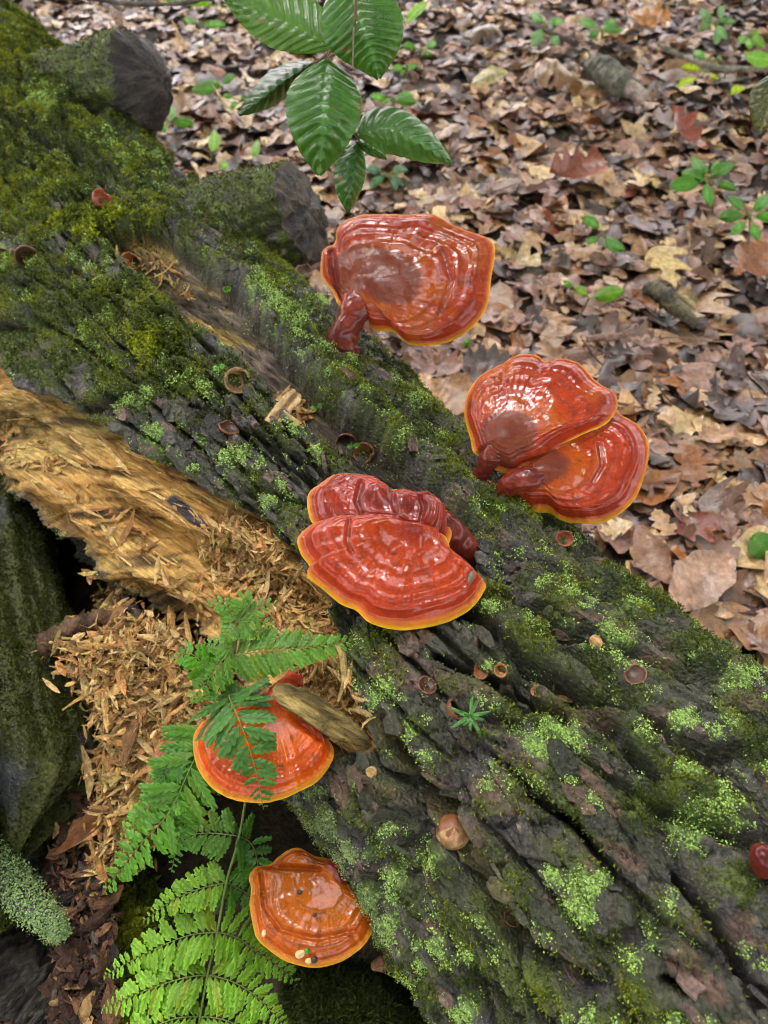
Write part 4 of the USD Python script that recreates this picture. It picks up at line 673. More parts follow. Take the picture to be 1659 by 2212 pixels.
def slab(name, label, cat, poly, dfun, th, seed, c0, c1, grain, mat=WOOD):
    """A flat piece of wood or bark: an outline with its own thickness, ragged and grained."""
    b = spline(poly, 120, True); b = b + np.stack([n3(np.stack([b[:, 0] * .12, b[:, 1] * .12, 0 * b[:, 0] + seed], -1), 1.0, seed, 3), n3(np.stack([b[:, 0] * .12, b[:, 1] * .12, 9 + 0 * b[:, 0]], -1), 1.0, seed, 3)], -1) * (.07 * np.ptp(b[:, 0]) ** .5 * 4); cen = b.mean(0); q = np.linspace(0, 1, 22); X = cen[0] + q[:, None] * (b[:, 0] - cen[0])[None]; Y = cen[1] + q[:, None] * (b[:, 1] - cen[1])[None]
    top = at(X, Y, dfun(X, Y)); nr = -unit(np.cross(top[-1, 0] - top[0, 0], top[-1, 30] - top[0, 0])); nr = nr if nr @ TOE(*cen) > 0 else -nr
    gdir = unit(at(np.array(cen[0] + grain[0]), np.array(cen[1] + grain[1]), dfun(cen[0] + grain[0], cen[1] + grain[1])) - at(np.array(cen[0]), np.array(cen[1]), dfun(*cen))); gp_ = np.cross(nr, gdir)
    g3 = np.stack([top @ gdir * 12, top @ gp_ * 160, 0 * X], -1); fb_ = fbm(g3, 4, seed)
    top = top + ((fb_ - .5) * .006 * (1 - .5 * q[:, None] ** 4) + .0015 * n3(top, 150, seed + 1, 2))[..., None] * nr
    rim = top[-1] - nr * th; bot = rim * .97 + rim.mean(0) * .03
    v = np.vstack([top.reshape(-1, 3), rim, bot.mean(0)[None]]); F = tris(grid_faces(23, 120, True)); k = np.arange(120)
    F = np.vstack([F, np.stack([np.full(120, 23 * 120), 22 * 120 + (k + 1) % 120, 22 * 120 + k], -1)])
    if (vnormals(top.reshape(-1, 3), tris(grid_faces(22, 120, True))).mean(0) @ nr) < 0: F = F[:, ::-1]
    c = np.vstack([lerp(c0, c1, ss(.3, .7, fb_)).reshape(-1, 3), lerp(c0, c1, np.full(121, .3))])
    return tag(obj(name, v, F, mat, col=c), label, cat)
sl_d = float(np.nan_to_num(log_hit(np.array(700.), np.array(1560.)), nan=.7))
slab('wood_slab', 'flat greyish olive slab of rotten wood leaning over the orange mushroom stalk', 'wood slab', [(590, 1490), (612, 1480), (660, 1492), (710, 1520), (750, 1548), (790, 1580), (806, 1618), (780, 1612), (735, 1600), (690, 1578), (645, 1546), (606, 1524)], lambda X, Y: sl_d - .045 + .02 * (X - 590) / 220, .006, 611, (.16, .12, .040), (.42, .31, .11), (60, 34), SLABW)
slab('wood_slab', 'pale tan chunk of fibrous wood lodged in the cleft beside nut shells', 'wood slab', [(572, 905), (590, 880), (615, 852), (636, 842), (650, 860), (632, 885), (608, 912), (588, 916)], lambda X, Y: on_log(612, 880)[0] @ FWD * 0 + float((on_log(612, 880)[0] - EYE) @ FWD) - .008 + 0 * X, .006, 612, (.22, .12, .05), (.60, .42, .22), (30, -36))
slab('wood_slab', 'brown strip of bark sticking out below the lowest mushroom', 'wood slab', [(800, 2085), (850, 2062), (900, 2058), (940, 2062), (915, 2078), (860, 2092), (815, 2098)], lambda X, Y: dz(860, 2080, .15) + 0 * X, .004, 613, (.10, .045, .02), (.24, .12, .06), (40, -6))
slab('wood_slab', 'reddish flat chip of wood beside the fern below the chip heap', 'wood slab', [(318, 1655), (340, 1618), (372, 1604), (368, 1630), (340, 1660), (322, 1668)], lambda X, Y: dz(345, 1635, .20) + 0 * X, .004, 614, (.30, .11, .05), (.46, .20, .10), (20, -22))
slab('wood_slab', 'grey upright sliver of old wood right of the olive slab', 'wood slab', [(815, 1400 + 90), (826, 1500), (838, 1560), (846, 1620), (836, 1628), (822, 1570), (812, 1520)], lambda X, Y: sl_d - .02 + 0 * X, .005, 615, (.06, .05, .035), (.20, .16, .10), (10, 60))
slab('bark_chip', 'orange chip of wood poking up beside the mossy ridge end', 'bark chip', [(640, 880), (655, 884), (662, 905), (652, 915), (640, 898)], lambda X, Y: float((on_log(652, 898)[0] - EYE) @ FWD) - .004 + 0 * X, .003, 617, (.36, .16, .06), (.55, .28, .12), (6, 20))
slab('bark_chip', 'pale tan chip on dark bark right of the orange mushroom', 'bark chip', [(790, 1665), (806, 1658), (814, 1668), (808, 1680), (794, 1676)], lambda X, Y: float((on_log(802, 1668)[0] - EYE) @ FWD) - .003 + 0 * X, .003, 618, (.40, .24, .09), (.58, .38, .16), (10, 4))
slab('bark_chip', 'tan flat chip on the ridge right of the wide mushroom', 'bark chip', [(1276, 1380), (1290, 1372), (1302, 1388), (1294, 1400), (1280, 1396)], lambda X, Y: float((on_log(1289, 1386)[0] - EYE) @ FWD) - .003 + 0 * X, .003, 619, (.45, .26, .10), (.65, .42, .2), (10, 10))
slab('bark_chip', 'pinkish brown flake of bark beside the tall mushroom stalk foot', 'bark chip', [(735, 790), (752, 796), (768, 812), (762, 820), (744, 806)], lambda X, Y: float((on_log(752, 805)[0] - EYE) @ FWD) - .004 + 0 * X, .003, 620, (.10, .06, .05), (.22, .14, .12), (16, 14))

# ------------------------------------------------------------------ nut shells, seeds
def shell(label, x, y, rx, ang, tilt, seed, cin, cout, full=.62, cat='nut shell', lift=.0, name='nut_shell', deep=1.0, asp=1.0):
    """An open bowl of shell with ragged rim and real thickness; TILT leans the opening."""
    p, nr = on_log(x, y); d = (p - EYE) @ FWD; R_ = .9 * rx * PXM * d
    nr = unit(.6 * TOE(x, y) + .4 * nr + tilt[0] * RIGHT + tilt[1] * UPV); fx, fy, fz = frames(nr, ang)
    th = np.linspace(0, 2 * np.pi, 40, endpoint=False); k = np.linspace(0, 1, 14)
    rag = 1 + .34 * n3(np.stack([np.cos(th) * 2.6, np.sin(th) * 2.6, 0 * th + seed], -1), 1.0, seed, 3)
    lat = k[:, None] * (math.pi * full) * rag[None]
    def surf(r): return np.stack([r * np.sin(lat) * np.cos(th) * asp, r * np.sin(lat) * np.sin(th), -r * np.cos(lat) * deep], -1)
    out = surf(R_); inn = surf(R_ * .88)[::-1]
    v = np.vstack([out.reshape(-1, 3), inn.reshape(-1, 3)]); c3 = p + nr * (R_ * .55 + lift); V = c3 + v[:, :1] * fx + v[:, 1:2] * fy + v[:, 2:3] * fz
    c = np.vstack([np.broadcast_to(cout, (14 * 40, 3)), np.broadcast_to(cin, (14 * 40, 3))]) * (.7 + .6 * fbm(V * 130, 3, seed + 3))[:, None]
    F = grid_faces(28, 40, True)
    return tag(obj(name, V, F, SHELL, col=c), label, cat)
TAN, BRN, DRK = (.44, .27, .12), (.20, .075, .03), (.07, .035, .02)
shell('large open tan nut shell lying in the cleft near the tan chunk', 515, 818, 32, .4, (0.1, -.2), 701, TAN, (.22, .12, .06), .5)
shell('brown nut shell half in the cleft above the wide red mushroom', 790, 978, 26, 1.1, (-.3, .2), 702, (.36, .19, .07), BRN, .55)
shell('dark curled nut shell beside the tiny sprout in the cleft', 745, 952, 25, .2, (.1, -.7), 703, DRK, BRN, .5)
shell('curled reddish shell ring on the mossy ridge left of centre', 488, 930, 26, .2, (.2, .6), 704, DRK, (.30, .11, .045), .45, deep=.6)
shell('curled thin shell ring below the wide mushroom', 922, 1482, 24, .3, (.5, .6), 705, DRK, (.28, .10, .05), .45, deep=.6)
shell('dark brown cup of shell under the star-shaped seedling', 983, 1532, 30, 1.2, (.7, .3), 706, (.06, .022, .014), (.16, .06, .03), .52)
shell('dark round hollow shell in the furrow between two lichen patches', 1222, 1517, 29, 2.2, (.2, -.3), 707, (.12, .07, .04), (.16, .085, .045), .55)
shell('reddish curled shell on the bark near the trunk top at right', 1373, 1462, 27, .3, (0, .7), 708, DRK, (.28, .10, .05), .45, deep=.6)
shell('dark curled shell beside a green lichen tuft at the left edge', 58, 548, 27, .3, (.1, -.7), 709, DRK, (.15, .065, .04), .48)
shell('small reddish shell fragment at the left picture edge', 8, 550, 16, 1.3, (.2, 0), 710, DRK, (.2, .07, .04), .5)
shell('thin ring of shell in the olive hollow near the bottom', 1108, 1985, 23, .3, (0, .5), 711, DRK, (.24, .11, .06), .42, deep=.6)
shell('shiny purplish brown bud husk below the wide mushroom', 1043, 1450, 22, 1.0, (-.5, .4), 712, (.3, .13, .05), (.06, .025, .025), .5, cat='husk', name='seed_husk')
shell('orange brown husk piece beside the purplish bud husk', 1078, 1450, 17, .2, (.4, .4), 713, (.4, .17, .06), (.24, .09, .04), .5, cat='husk', name='seed_husk')
shell('orange seed husk wedged in the furrow left of the hollow shell', 1158, 1462 + 36, 16, .2, (.2, .5), 714, (.5, .22, .06), (.12, .04, .02), .5, cat='husk', name='seed_husk')
shell('orange almond-shaped seed husk in the dark upper cleft', 287, 565, 26, 1.3, (0, 0), 715, (.45, .18, .05), (.32, .13, .04), .55, cat='husk', name='seed_husk', asp=.6)
shell('tangled orange-red husk scraps in the moss near the upper left', 216, 437, 22, .7, (.4, .1), 716, (.34, .09, .04), (.22, .07, .035), .6, cat='husk', name='seed_husk')
shell('small reddish husk on the silhouette edge right of the double mushroom', 1215, 1165, 22, .4, (.3, .5), 717, (.3, .10, .05), (.2, .06, .04), .5, cat='husk', name='seed_husk')
shell('grey-brown curled bark husk beside the tall mushroom cap', 725, 458, 20, .4, (.3, .5), 718, (.15, .09, .07), (.2, .13, .1), .5, cat='husk', name='seed_husk')
def nut():
    t_ = thing('fallen_nut', 'round brown nut in a split tan husk on the lower trunk', 'nut'); p, nr = on_log(965, 1805); d = (p - EYE) @ FWD; R_ = 38 * PXM * d; c0 = p + .45 * R_ * nr + .3 * R_ * TOE(965, 1805)
    th, la = np.meshgrid(np.linspace(0, 2 * np.pi, 48, endpoint=False), np.linspace(0.02, np.pi - .02, 24)); dr = np.stack([np.sin(la) * np.cos(th), np.sin(la) * np.sin(th), np.cos(la)], -1)
    v = c0 + R_ * .93 * dr * (1 + .02 * n3(dr, 4, 731, 2))[..., None]; obj('kernel', v.reshape(-1, 3), grid_faces(24, 48, True)[:, ::-1], SHELL, t_, col=lerp((.20, .075, .028), (.30, .12, .05), fbm(v * 200, 3, 732)).reshape(-1, 3))
    X, Y, _ = proj(v); husk = (Y + .55 * (X - 965) > 1798 + 9 * np.sin(th * 5) + 6 * n3(v, 200, 734, 2)); F = grid_faces(24, 48, True)[:, ::-1]; F = F[husk.reshape(-1)[F].all(1)]; w = c0 + (v - c0) * 1.07; u, inv = np.unique(F, return_inverse=True)
    obj('husk', w.reshape(-1, 3)[u], inv.reshape(-1, 4), SHELL, t_, col=lerp((.26, .13, .055), (.54, .33, .16), ss(.3, .7, fbm(w @ np.stack([unit(E1 + AX) * 70, unit(AX - E1) * 420, Zv * 300], 1), 3, 733))).reshape(-1, 3)[u])
nut()
def pebble(name, label, cat, x, y, rx, ry, ang, base_, col, mat=SHELL):
    p = base_; d = (p - EYE) @ FWD; th, la = np.meshgrid(np.linspace(0, 2 * np.pi, 18, endpoint=False), np.linspace(0.05, np.pi - .05, 10)); k = PXM * d; c_, s_ = math.cos(ang), math.sin(ang)
    a = np.sin(la) * np.cos(th) * rx; b = np.sin(la) * np.sin(th) * ry; X = (a * c_ - b * s_) * k; Y = (a * s_ + b * c_) * k; nr = unit(TOE(x, y) + .6 * Zv); ex = unit(np.cross(UPV, nr)); ey = np.cross(nr, ex)
    v = p + X[..., None] * ex - Y[..., None] * ey + (np.cos(la) * min(rx, ry) * .6 * k)[..., None] * nr; v = v + .0006 * n3(v, 300, 5, 2)[..., None]
    F = grid_faces(10, 18, True); vv = v.reshape(-1, 3)
    if ((vnormals(vv, tris(F)) * (vv - vv.mean(0))).sum()) < 0: F = F[:, ::-1]
    return tag(obj(name, vv, F, mat, col=np.asarray(col) * (.8 + .4 * fbm(vv * 300, 2, 6))[:, None]), label, cat)
pl3 = lambda x, y, P0, n, lift: plane_pts(np.array([x, y], float), P0 + unit(n) * lift, unit(n))
pebble('insect_pupa', 'small grey-green pupa stuck on the right lobe of the wide mushroom', 'pupa', 1017, 1248, 6, 14, .3, pl3(1017, 1248, p3, nn3, .012), (.10, .10, .07))
for i_, (x, y, r_, l_) in enumerate([(722, 1889, 7, 'black speck of dirt near the stalk of the lowest mushroom'), (647, 1927, 6, 'dark oval speck in the middle of the lowest mushroom'), (680, 1976, 5, 'tiny dark speck below centre on the lowest mushroom')]): pebble('dirt_speck', l_, 'speck', x, y, r_, r_ * .8, .2, pl3(x, y, p5, nn5, .014), (.03, .02, .02))
pebble('wood_crumb', 'small cream crumb near the left rim of the lowest mushroom', 'crumb', 570, 2016, 5, 7, .2, pl3(570, 2016, p5, nn5, .008), (.72, .55, .28))
pebble('wood_crumb', 'larger cream crumb near the bottom rim of the lowest mushroom', 'crumb', 648, 2061, 11, 8, -.2, pl3(648, 2061, p5, nn5, .006), (.72, .52, .26))
pebble('wood_crumb', 'yellowish crumb with dark end at the bottom rim of the lowest mushroom', 'crumb', 666, 2076, 8, 6, -.2, pl3(666, 2076, p5, nn5, .004), (.68, .5, .2)); pebble('dirt_speck', 'black round speck beside the yellowish crumb on the lowest mushroom', 'speck', 679, 2073, 7, 7, 0, pl3(679, 2073, p5, nn5, .005), (.03, .02, .02))
pebble('leaf_scrap', 'tiny green leaf scrap beside the cream crumb on the lowest mushroom', 'leaf scrap', 664, 2054, 7, 6, .6, pl3(664, 2054, p5, nn5, .008), (.10, .26, .03), GREEN)
# ------------------------------------------------------------------ dead leaves on the ground
LC = {'pale cream': (.68, .48, .24), 'light tan': (.52, .32, .16), 'tan': (.36, .20, .10), 'pinkish brown': (.30, .165, .12), 'brown': (.17, .085, .05), 'dark brown': (.062, .034, .025), 'purplish brown': (.10, .062, .056), 'orange brown': (.30, .115, .035), 'rusty red': (.20, .048, .02)}
LW = {'pale cream': .09, 'light tan': .15, 'tan': .16, 'pinkish brown': .18, 'brown': .16, 'dark brown': .10, 'purplish brown': .10, 'orange brown': .045, 'rusty red': .02}
def dead_leaf(r_, kind, L, n=22, m=5, curl=None):
    """Points (local, x along the leaf), faces and a pigment factor of one curled leaf."""
    t = np.linspace(0, 1, n); v = np.linspace(-1, 1, m)
    if kind == 'oak':
        nl = r_.uniform(3.5, 4.6); w = .30 * np.sin(np.pi * np.clip(t, 0, 1) ** .75) ** .55 * (.42 + .58 * np.abs(np.sin(np.pi * nl * t + .3))) + .012
    elif kind == 'maple':
        w = .10 + .42 * np.exp(-((t - .42) / .10) ** 2) + .30 * np.exp(-((t - .16) / .08) ** 2) + .16 * np.exp(-((t - .72) / .08) ** 2); w = w * (1 - t ** 6) * ss(-.02, .06, t) + .008
    else:
        w = .27 * np.sin(np.pi * t ** .85) ** .8 * (1 + .05 * ((t * 22) % 1)) + .006
    w = w * (1 + .12 * r_.normal(size=n).cumsum() / 4); w = np.maximum(w, .006)
    if r_.random() < .4: w = w * np.where(t > r_.uniform(.45, .9), r_.uniform(.2, .8, n), 1)
    T, Vv = np.meshgrid(t, v, indexing='ij'); x = T - .5; y = Vv * w[:, None]
    if kind == 'maple': x = x + .22 * np.abs(Vv) * ss(.1, .5, w[:, None]) * .9
    k1, k2, k3 = curl if curl is not None else (r_.normal() * .4, r_.normal() * .75, r_.normal() * .4)
    z = k1 * x ** 2 + k2 * y ** 2 + k3 * x * y + .05 * np.sin(x * 6 + r_.uniform(0, 6)) * y / .2 + .022 * n3(np.stack([x * 5, y * 5, x * 0 + r_.uniform(0, 99)], -1), 1.0, 3, 2)
    z = z - .018 * np.abs(np.sin(np.pi * (T * 9 - np.abs(Vv) * 1.2))) * (1 - np.abs(Vv)) * (np.abs(Vv) > .01)
    y = y * (1 + .35 * r_.normal() * (Vv > 0)); z = z + .03 * r_.normal(size=(n, 1)).cumsum(0) * np.abs(Vv) * .3
    p = np.stack([x, y, z], -1) * L
    fac = 1 - .20 * (np.abs(Vv) < .2) - .14 * (np.abs(np.sin(np.pi * (T * 9 - np.abs(Vv) * 1.2))) < .25); fac = fac * (.72 + .56 * noise(p / L * 7 + r_.uniform(0, 99), 8))
    return p.reshape(-1, 3), grid_faces(n, m), fac.reshape(-1)
def lay(r_, p, tilt, yaw=None):
    nr = unit(np.array([r_.normal() * tilt, r_.normal() * tilt, 1.0])); return frames(nr, r_.uniform(0, 6.3) if yaw is None else yaw)
names_c, wts = list(LW), np.array(list(LW.values())); wts = wts / wts.sum()
def free_ground(x, y): return ((np.stack([x, y, 0 * x + .2], -1) - A0) @ E1) > .20
def litter():
    r_ = np.random.default_rng(801); mb = MB(); k = 0
    while k < 11200:
        gx_, gy_ = r_.uniform(-3.2, 4.2), r_.uniform(-.9, 5.4); p = np.array([gx_, gy_, 0.]); p[2] = ground_z(gx_, gy_)
        X, Y, d = proj(p); left = (p - A1) @ E1S < -.19; inside = -130 < X < 1790 and -130 < Y < 2300 and not left
        if not (left or free_ground(np.array(gx_), np.array(gy_))) or (not inside and r_.random() > .15): continue
        if gy_ > 2.5 and r_.random() < .35: continue
        kind = ['oak', 'beech', 'maple'][r_.choice(3, p=[.45, .38, .17])]; L = (.032 + r_.gamma(2.5, .016)) * (1.2 if kind == 'oak' else .95)
        far = gy_ > 1.9 or not inside; v, f, fac = dead_leaf(r_, kind, L, 10 if far else 14, 3 if far else 5)
        c = np.array(LC[names_c[r_.choice(len(wts), p=wts)]]) * r_.uniform(.7, 1.15)
        mb.add(put(v, lay(r_, p, .15), p + [0, 0, r_.uniform(.003, .026)]), f, c * fac[:, None]); k += 1
    tag(mb.build('leaf_litter', LITTER), 'deep layer of wet fallen brown leaves covering the forest floor', None, None, 'stuff')
litter()
def twiglets():
    r_ = np.random.default_rng(805); mb = MB(); k = 0
    while k < 420:
        x, y = r_.uniform(-1.6, 2.6), r_.uniform(.2, 4.2)
        if not free_ground(np.array(x), np.array(y)): continue
        p = np.array([x, y, ground_z(x, y) + r_.uniform(.015, .045)]); a = r_.uniform(0, 6.3); L = r_.gamma(2, .028) + .02; t = np.linspace(-.5, .5, 6)[:, None]
        q = p + t * L * np.array([math.cos(a), math.sin(a), r_.normal() * .15]) + .06 * L * np.sin(t * 5 + a) * np.array([-math.sin(a), math.cos(a), .3]); v, f = tube(q, r_.uniform(.0009, .0026), 5); mb.add(v, f, np.array([(.10, .07, .05), (.20, .14, .09), (.05, .035, .028)][r_.integers(3)])); k += 1
    tag(mb.build('twig_litter', STEM), 'fine twigs and leaf stalks scattered through the fallen leaves', None, None, 'stuff')
twiglets()
MARKS = [(905, 110, 'behind the upper beech leaf'), (1060, 60, 'at the top edge right of the beech twig'), (1190, 60, 'beside the small green sprig at the top'), (1300, 80, 'near the green sprig left of the mossy branch piece'), (1400, 60, 'between two green sprigs at the top'), (1545, 60, 'around the dark green sprig at the top right'),
         (1340, 190, 'beside the mossy branch piece'), (1200, 200, 'left of the mossy branch piece'), (1480, 180, 'under the twig with lime leaves'), (1630, 220, 'below the hanging dark leaf'), (990, 230, 'right of the wet beech leaf'), (1080, 330, 'above the tall mushroom'), (1240, 370, 'around the rusty curled leaf'), (1400, 330, 'left of the green sapling'),
         (1530, 390, 'under the green sapling'), (1620, 470, 'under the sapling at the right edge'), (1300, 500, 'around the three-leaved seedling'), (1150, 500, 'right of the tall mushroom cap'), (1180, 640, 'between the tall mushroom and the single-leaved seedling'), (1280, 640, 'beside the single-leaved seedling'), (1440, 650, 'around the hollow broken stick'), (1450, 570, 'above the hollow broken stick'),
         (1570, 620, 'near the wide rusty leaf'), (1590, 760, 'at the right edge below the wide rusty leaf'), (1380, 720, 'beside the pale bare twig'), (1180, 740, 'above the double mushroom'), (920, 790, 'below the tall mushroom'), (950, 880, 'left of the double mushroom'), (1420, 830, 'right of the double mushroom top'), (1540, 900, 'far right of the double mushroom'), (1480, 1030, 'beside the double mushroom rim'), (1600, 1060, 'above the fresh green leaf'),
         (1300, 1190, 'under the double mushroom'), (1450, 1150, 'above the big veined beech leaf'), (1520, 1350, 'below the big veined beech leaf'), (1620, 1330, 'at the right edge beside the trunk'), (1400, 1290, 'between trunk and big veined beech leaf'), (420, 300, 'beside the dark upper branch stub'), (500, 330, 'behind the lower branch stub'), (420, 100, 'above the dark upper branch stub'), (460, 200, 'left of the beech twig'), (800, 480, 'behind the tall mushroom cap')]
def loose_leaves():
    r_ = np.random.default_rng(811); cand = []
    for _ in range(20000):
        x, y = r_.uniform(300, 1690), r_.uniform(-10, 1480); p = at_z(np.array(x), np.array(y), 0.0)
        if not np.isnan(log_hit(np.array([x]), np.array([y]), .004)[0]) or not free_ground(p[0], p[1]): continue
        d = (p - EYE) @ FWD
        if r_.random() > (1.3 / d) ** 1.6: continue
        if all((x - a) ** 2 + (y - b) ** 2 > (34 / max(d, 1.0)) ** 2 * 1.0 for a, b, *_ in cand): cand.append((x, y, p))
        if len(cand) >= 262: break
    made = []
    for x, y, p in cand:
        kind = ['oak', 'beech', 'maple'][r_.choice(3, p=[.45, .35, .20])]; cn = names_c[r_.choice(len(wts), p=wts)]; L = r_.uniform(.045, .105) * (1.2 if kind == 'oak' else .95)
        curl = (r_.normal() * .45, r_.normal() * .9, r_.normal() * .45); v, f, fac = dead_leaf(r_, kind, L, 24, 7, curl)
        p = p.copy(); p[2] = ground_z(p[0], p[1]) + r_.uniform(.018, .036)
        o = obj('dead_leaf', put(v, lay(r_, p, .17), p), f, LITTER, col=np.array(LC[cn]) * r_.uniform(.85, 1.15) * fac[:, None])
        sz = 'large' if L > .088 else 'small' if L < .062 else 'medium-sized'; st = 'curled' if abs(curl[1]) > .9 else 'bent' if abs(curl[0]) > .5 else 'flat'
        made.append((o, f'{sz} {st} {cn} {kind} leaf ' + min(MARKS, key=lambda m: (m[0] - x) ** 2 + (m[1] - y) ** 2)[2], y))
    label_all(made, 'dead leaf', 'dead leaves lying on top of the litter')
loose_leaves()
def special_leaf(label, kind, x, y, L, yaw, cn, seed, curl=(.2, .4, .1), tilt=.1, z=.04, m=9, n=44):
    r_ = np.random.default_rng(seed); p = at_z(np.array(float(x)), np.array(float(y)), z); v, f, fac = dead_leaf(r_, kind, L, n, m, curl); nr = unit(np.array([tilt * r_.normal(), -.25, 1.0]))
    tag(obj('dead_leaf', put(v, frames(nr, yaw), p), f, LITTER, col=np.array(cn) * fac[:, None]), label, 'dead leaf', 'dead leaves lying on top of the litter')
special_leaf('big pinkish tan beech leaf with clear parallel veins beside the trunk', 'beech', 1515, 1258, .155, 1.15, (.40, .24, .155), 821, (.1, .3, 0))
special_leaf('pinkish beech leaf half under the big veined leaf', 'beech', 1420, 1200, .12, 2.6, (.34, .19, .12), 822)
special_leaf('rusty red curled leaf lying across pale leaves in mid litter', 'oak', 1240, 372, .17, .9, (.24, .06, .02), 823, (.5, 2.2, .2))
special_leaf('pale yellow maple leaf above the hollow broken stick', 'maple', 1435, 580, .13, 2.2, (.62, .46, .20), 824, (.1, .2, .1))
special_leaf('brick red lobed leaf standing up left of the hanging dark leaf', 'oak', 1478, 285, .16, 2.2, (.22, .045, .02), 825, (.6, 1.5, .4), .4)
special_leaf('orange leaf lit at the top edge between two sprigs', 'oak', 1400, 38, .16, .3, (.42, .17, .03), 826, (.3, .8, .1))
special_leaf('dark hollow leaf arching above the litter near the top', 'oak', 1050, 58, .22, 1.0, (.10, .055, .02), 827, (-1.0, -2.0, .1))
special_leaf('olive tan curled leaf below the dark arching leaf', 'beech', 1050, 166, .16, 1.1, (.42, .36, .15), 828, (-.3, .9, .1))
special_leaf('mustard brown leaf tented up left of the mossy branch piece', 'oak', 1195, 145, .22, .4, (.20, .10, .03), 829, (-1.4, -1.6, .3), .3, .07)
special_leaf('cream oak leaf right of the tall mushroom', 'oak', 1110, 560, .13, .3, (.58, .44, .22), 830, (.2, .6, .1))
special_leaf('orange leaf near the left rim of the double mushroom', 'beech', 985, 850, .11, .2, (.40, .22, .11), 831, (.4, 1.0, .2))
special_leaf('wide rusty brown leaf below the sapling at the right edge', 'beech', 1635, 555, .19, 1.4, (.30, .105, .035), 836, (.2, .6, .1))
special_leaf('dark purplish leaf under the tip of the tall mushroom', 'oak', 1062, 790, .12, .4, (.10, .07, .065), 832, (.3, .9, .2))
special_leaf('curly brown dead leaf with raised midrib beside the moss bank', 'beech', 200, 1800, .075, 1.5, (.26, .12, .05), 833, (1.6, 6.0, .8), .2, .10)
special_leaf('dark leaf hanging over the wood chips above the brown curled leaf', 'beech', 256, 1742, .05, .5, (.05, .06, .035), 834, (.2, .8, 0), .1, .13)

# ------------------------------------------------------------------ sticks on the ground
def stick(name, label, cat, pts, seed, c0, c1, **k): return ribbon_log(name, label, cat, pts, seed, c0, c1, **k)
stick('broken_stick', 'dark hollow broken stick with pale split end on the litter', 'stick', [(1398, 622, dz(1398, 622, .05), 15), (1420, 632, dz(1420, 632, .055), 18), (1450, 655, dz(1450, 655, .05), 17), (1480, 680, dz(1480, 680, .045), 14), (1500, 698, dz(1500, 698, .03), 8)], 851, (.035, .03, .015), (.13, .115, .06))
slab('stick_splinter', 'pale ribbed splinter of wood attached beside the hollow broken stick', 'splinter', [(1442, 632), (1470, 630), (1502, 634), (1506, 650), (1502, 672), (1494, 690), (1476, 668), (1456, 648)], lambda X, Y: dz(1475, 655, .045) + 0 * X, .02, 852, (.16, .13, .06), (.46, .38, .20), (40, 30))
stick('mossy_branch_piece', 'short thick dark mossy branch piece with pale bare end near the top', 'branch', [(1272, 138, dz(1272, 138, .05), 20), (1300, 150, dz(1300, 150, .05), 26), (1330, 172, dz(1330, 172, .05), 26), (1348, 186, dz(1348, 186, .05), 24)], 853, (.05, .055, .045), (.17, .17, .12))
stick('pale_branch_end', 'pale barkless stick end lying against the mossy branch piece', 'stick', [(1340, 178, dz(1340, 178, .05), 16), (1365, 195, dz(1365, 195, .04), 16), (1392, 212, dz(1392, 212, .03), 13)], 854, (.30, .24, .19), (.50, .42, .35))
stick('bare_twig', 'pale brown bare twig with a forked end above the double mushroom', 'twig', [(1268, 732, dz(1268, 732, .05), 7), (1310, 728, dz(1310, 728, .05), 8), (1352, 722, dz(1352, 722, .06), 8), (1378, 700, dz(1378, 700, .08), 5)], 855, (.18, .11, .08), (.34, .22, .17), rough=.1, sides=10)
stick('bare_twig', 'thin dark twig along the top edge left of the beech leaves', 'twig', [(180, -6, 1.2, 5), (260, 5, 1.2, 5), (330, 9, 1.2, 5), (420, 2, 1.2, 4), (500, -8, 1.2, 4)], 856, (.05, .04, .035), (.12, .10, .085), rough=.1, sides=8)
stick('bare_twig', 'thin dark stick sloping through the litter below the top sprig', 'twig', [(1130, 40, dz(1130, 40, .06), 5), (1180, 66, dz(1180, 66, .07), 6), (1240, 92, dz(1240, 92, .05), 6)], 857, (.04, .03, .025), (.12, .09, .07), rough=.1, sides=8)
stick('bare_twig', 'greenish grey twig crossing the litter to the right edge', 'twig', [(1420, 96, 2.0, 4), (1470, 120, 2.0, 5), (1530, 143, 2.0, 6), (1600, 149, 2.0, 6), (1690, 148, 2.0, 6)], 858, (.10, .09, .06), (.26, .25, .18), rough=.15, sides=8)
stick('bare_twig', 'small brown stick standing behind the dark upper branch stub', 'twig', [(240, 18, 1.45, 6), (252, 36, 1.42, 9), (262, 62, 1.4, 7)], 859, (.12, .06, .035), (.22, .12, .07), rough=.1, sides=8)

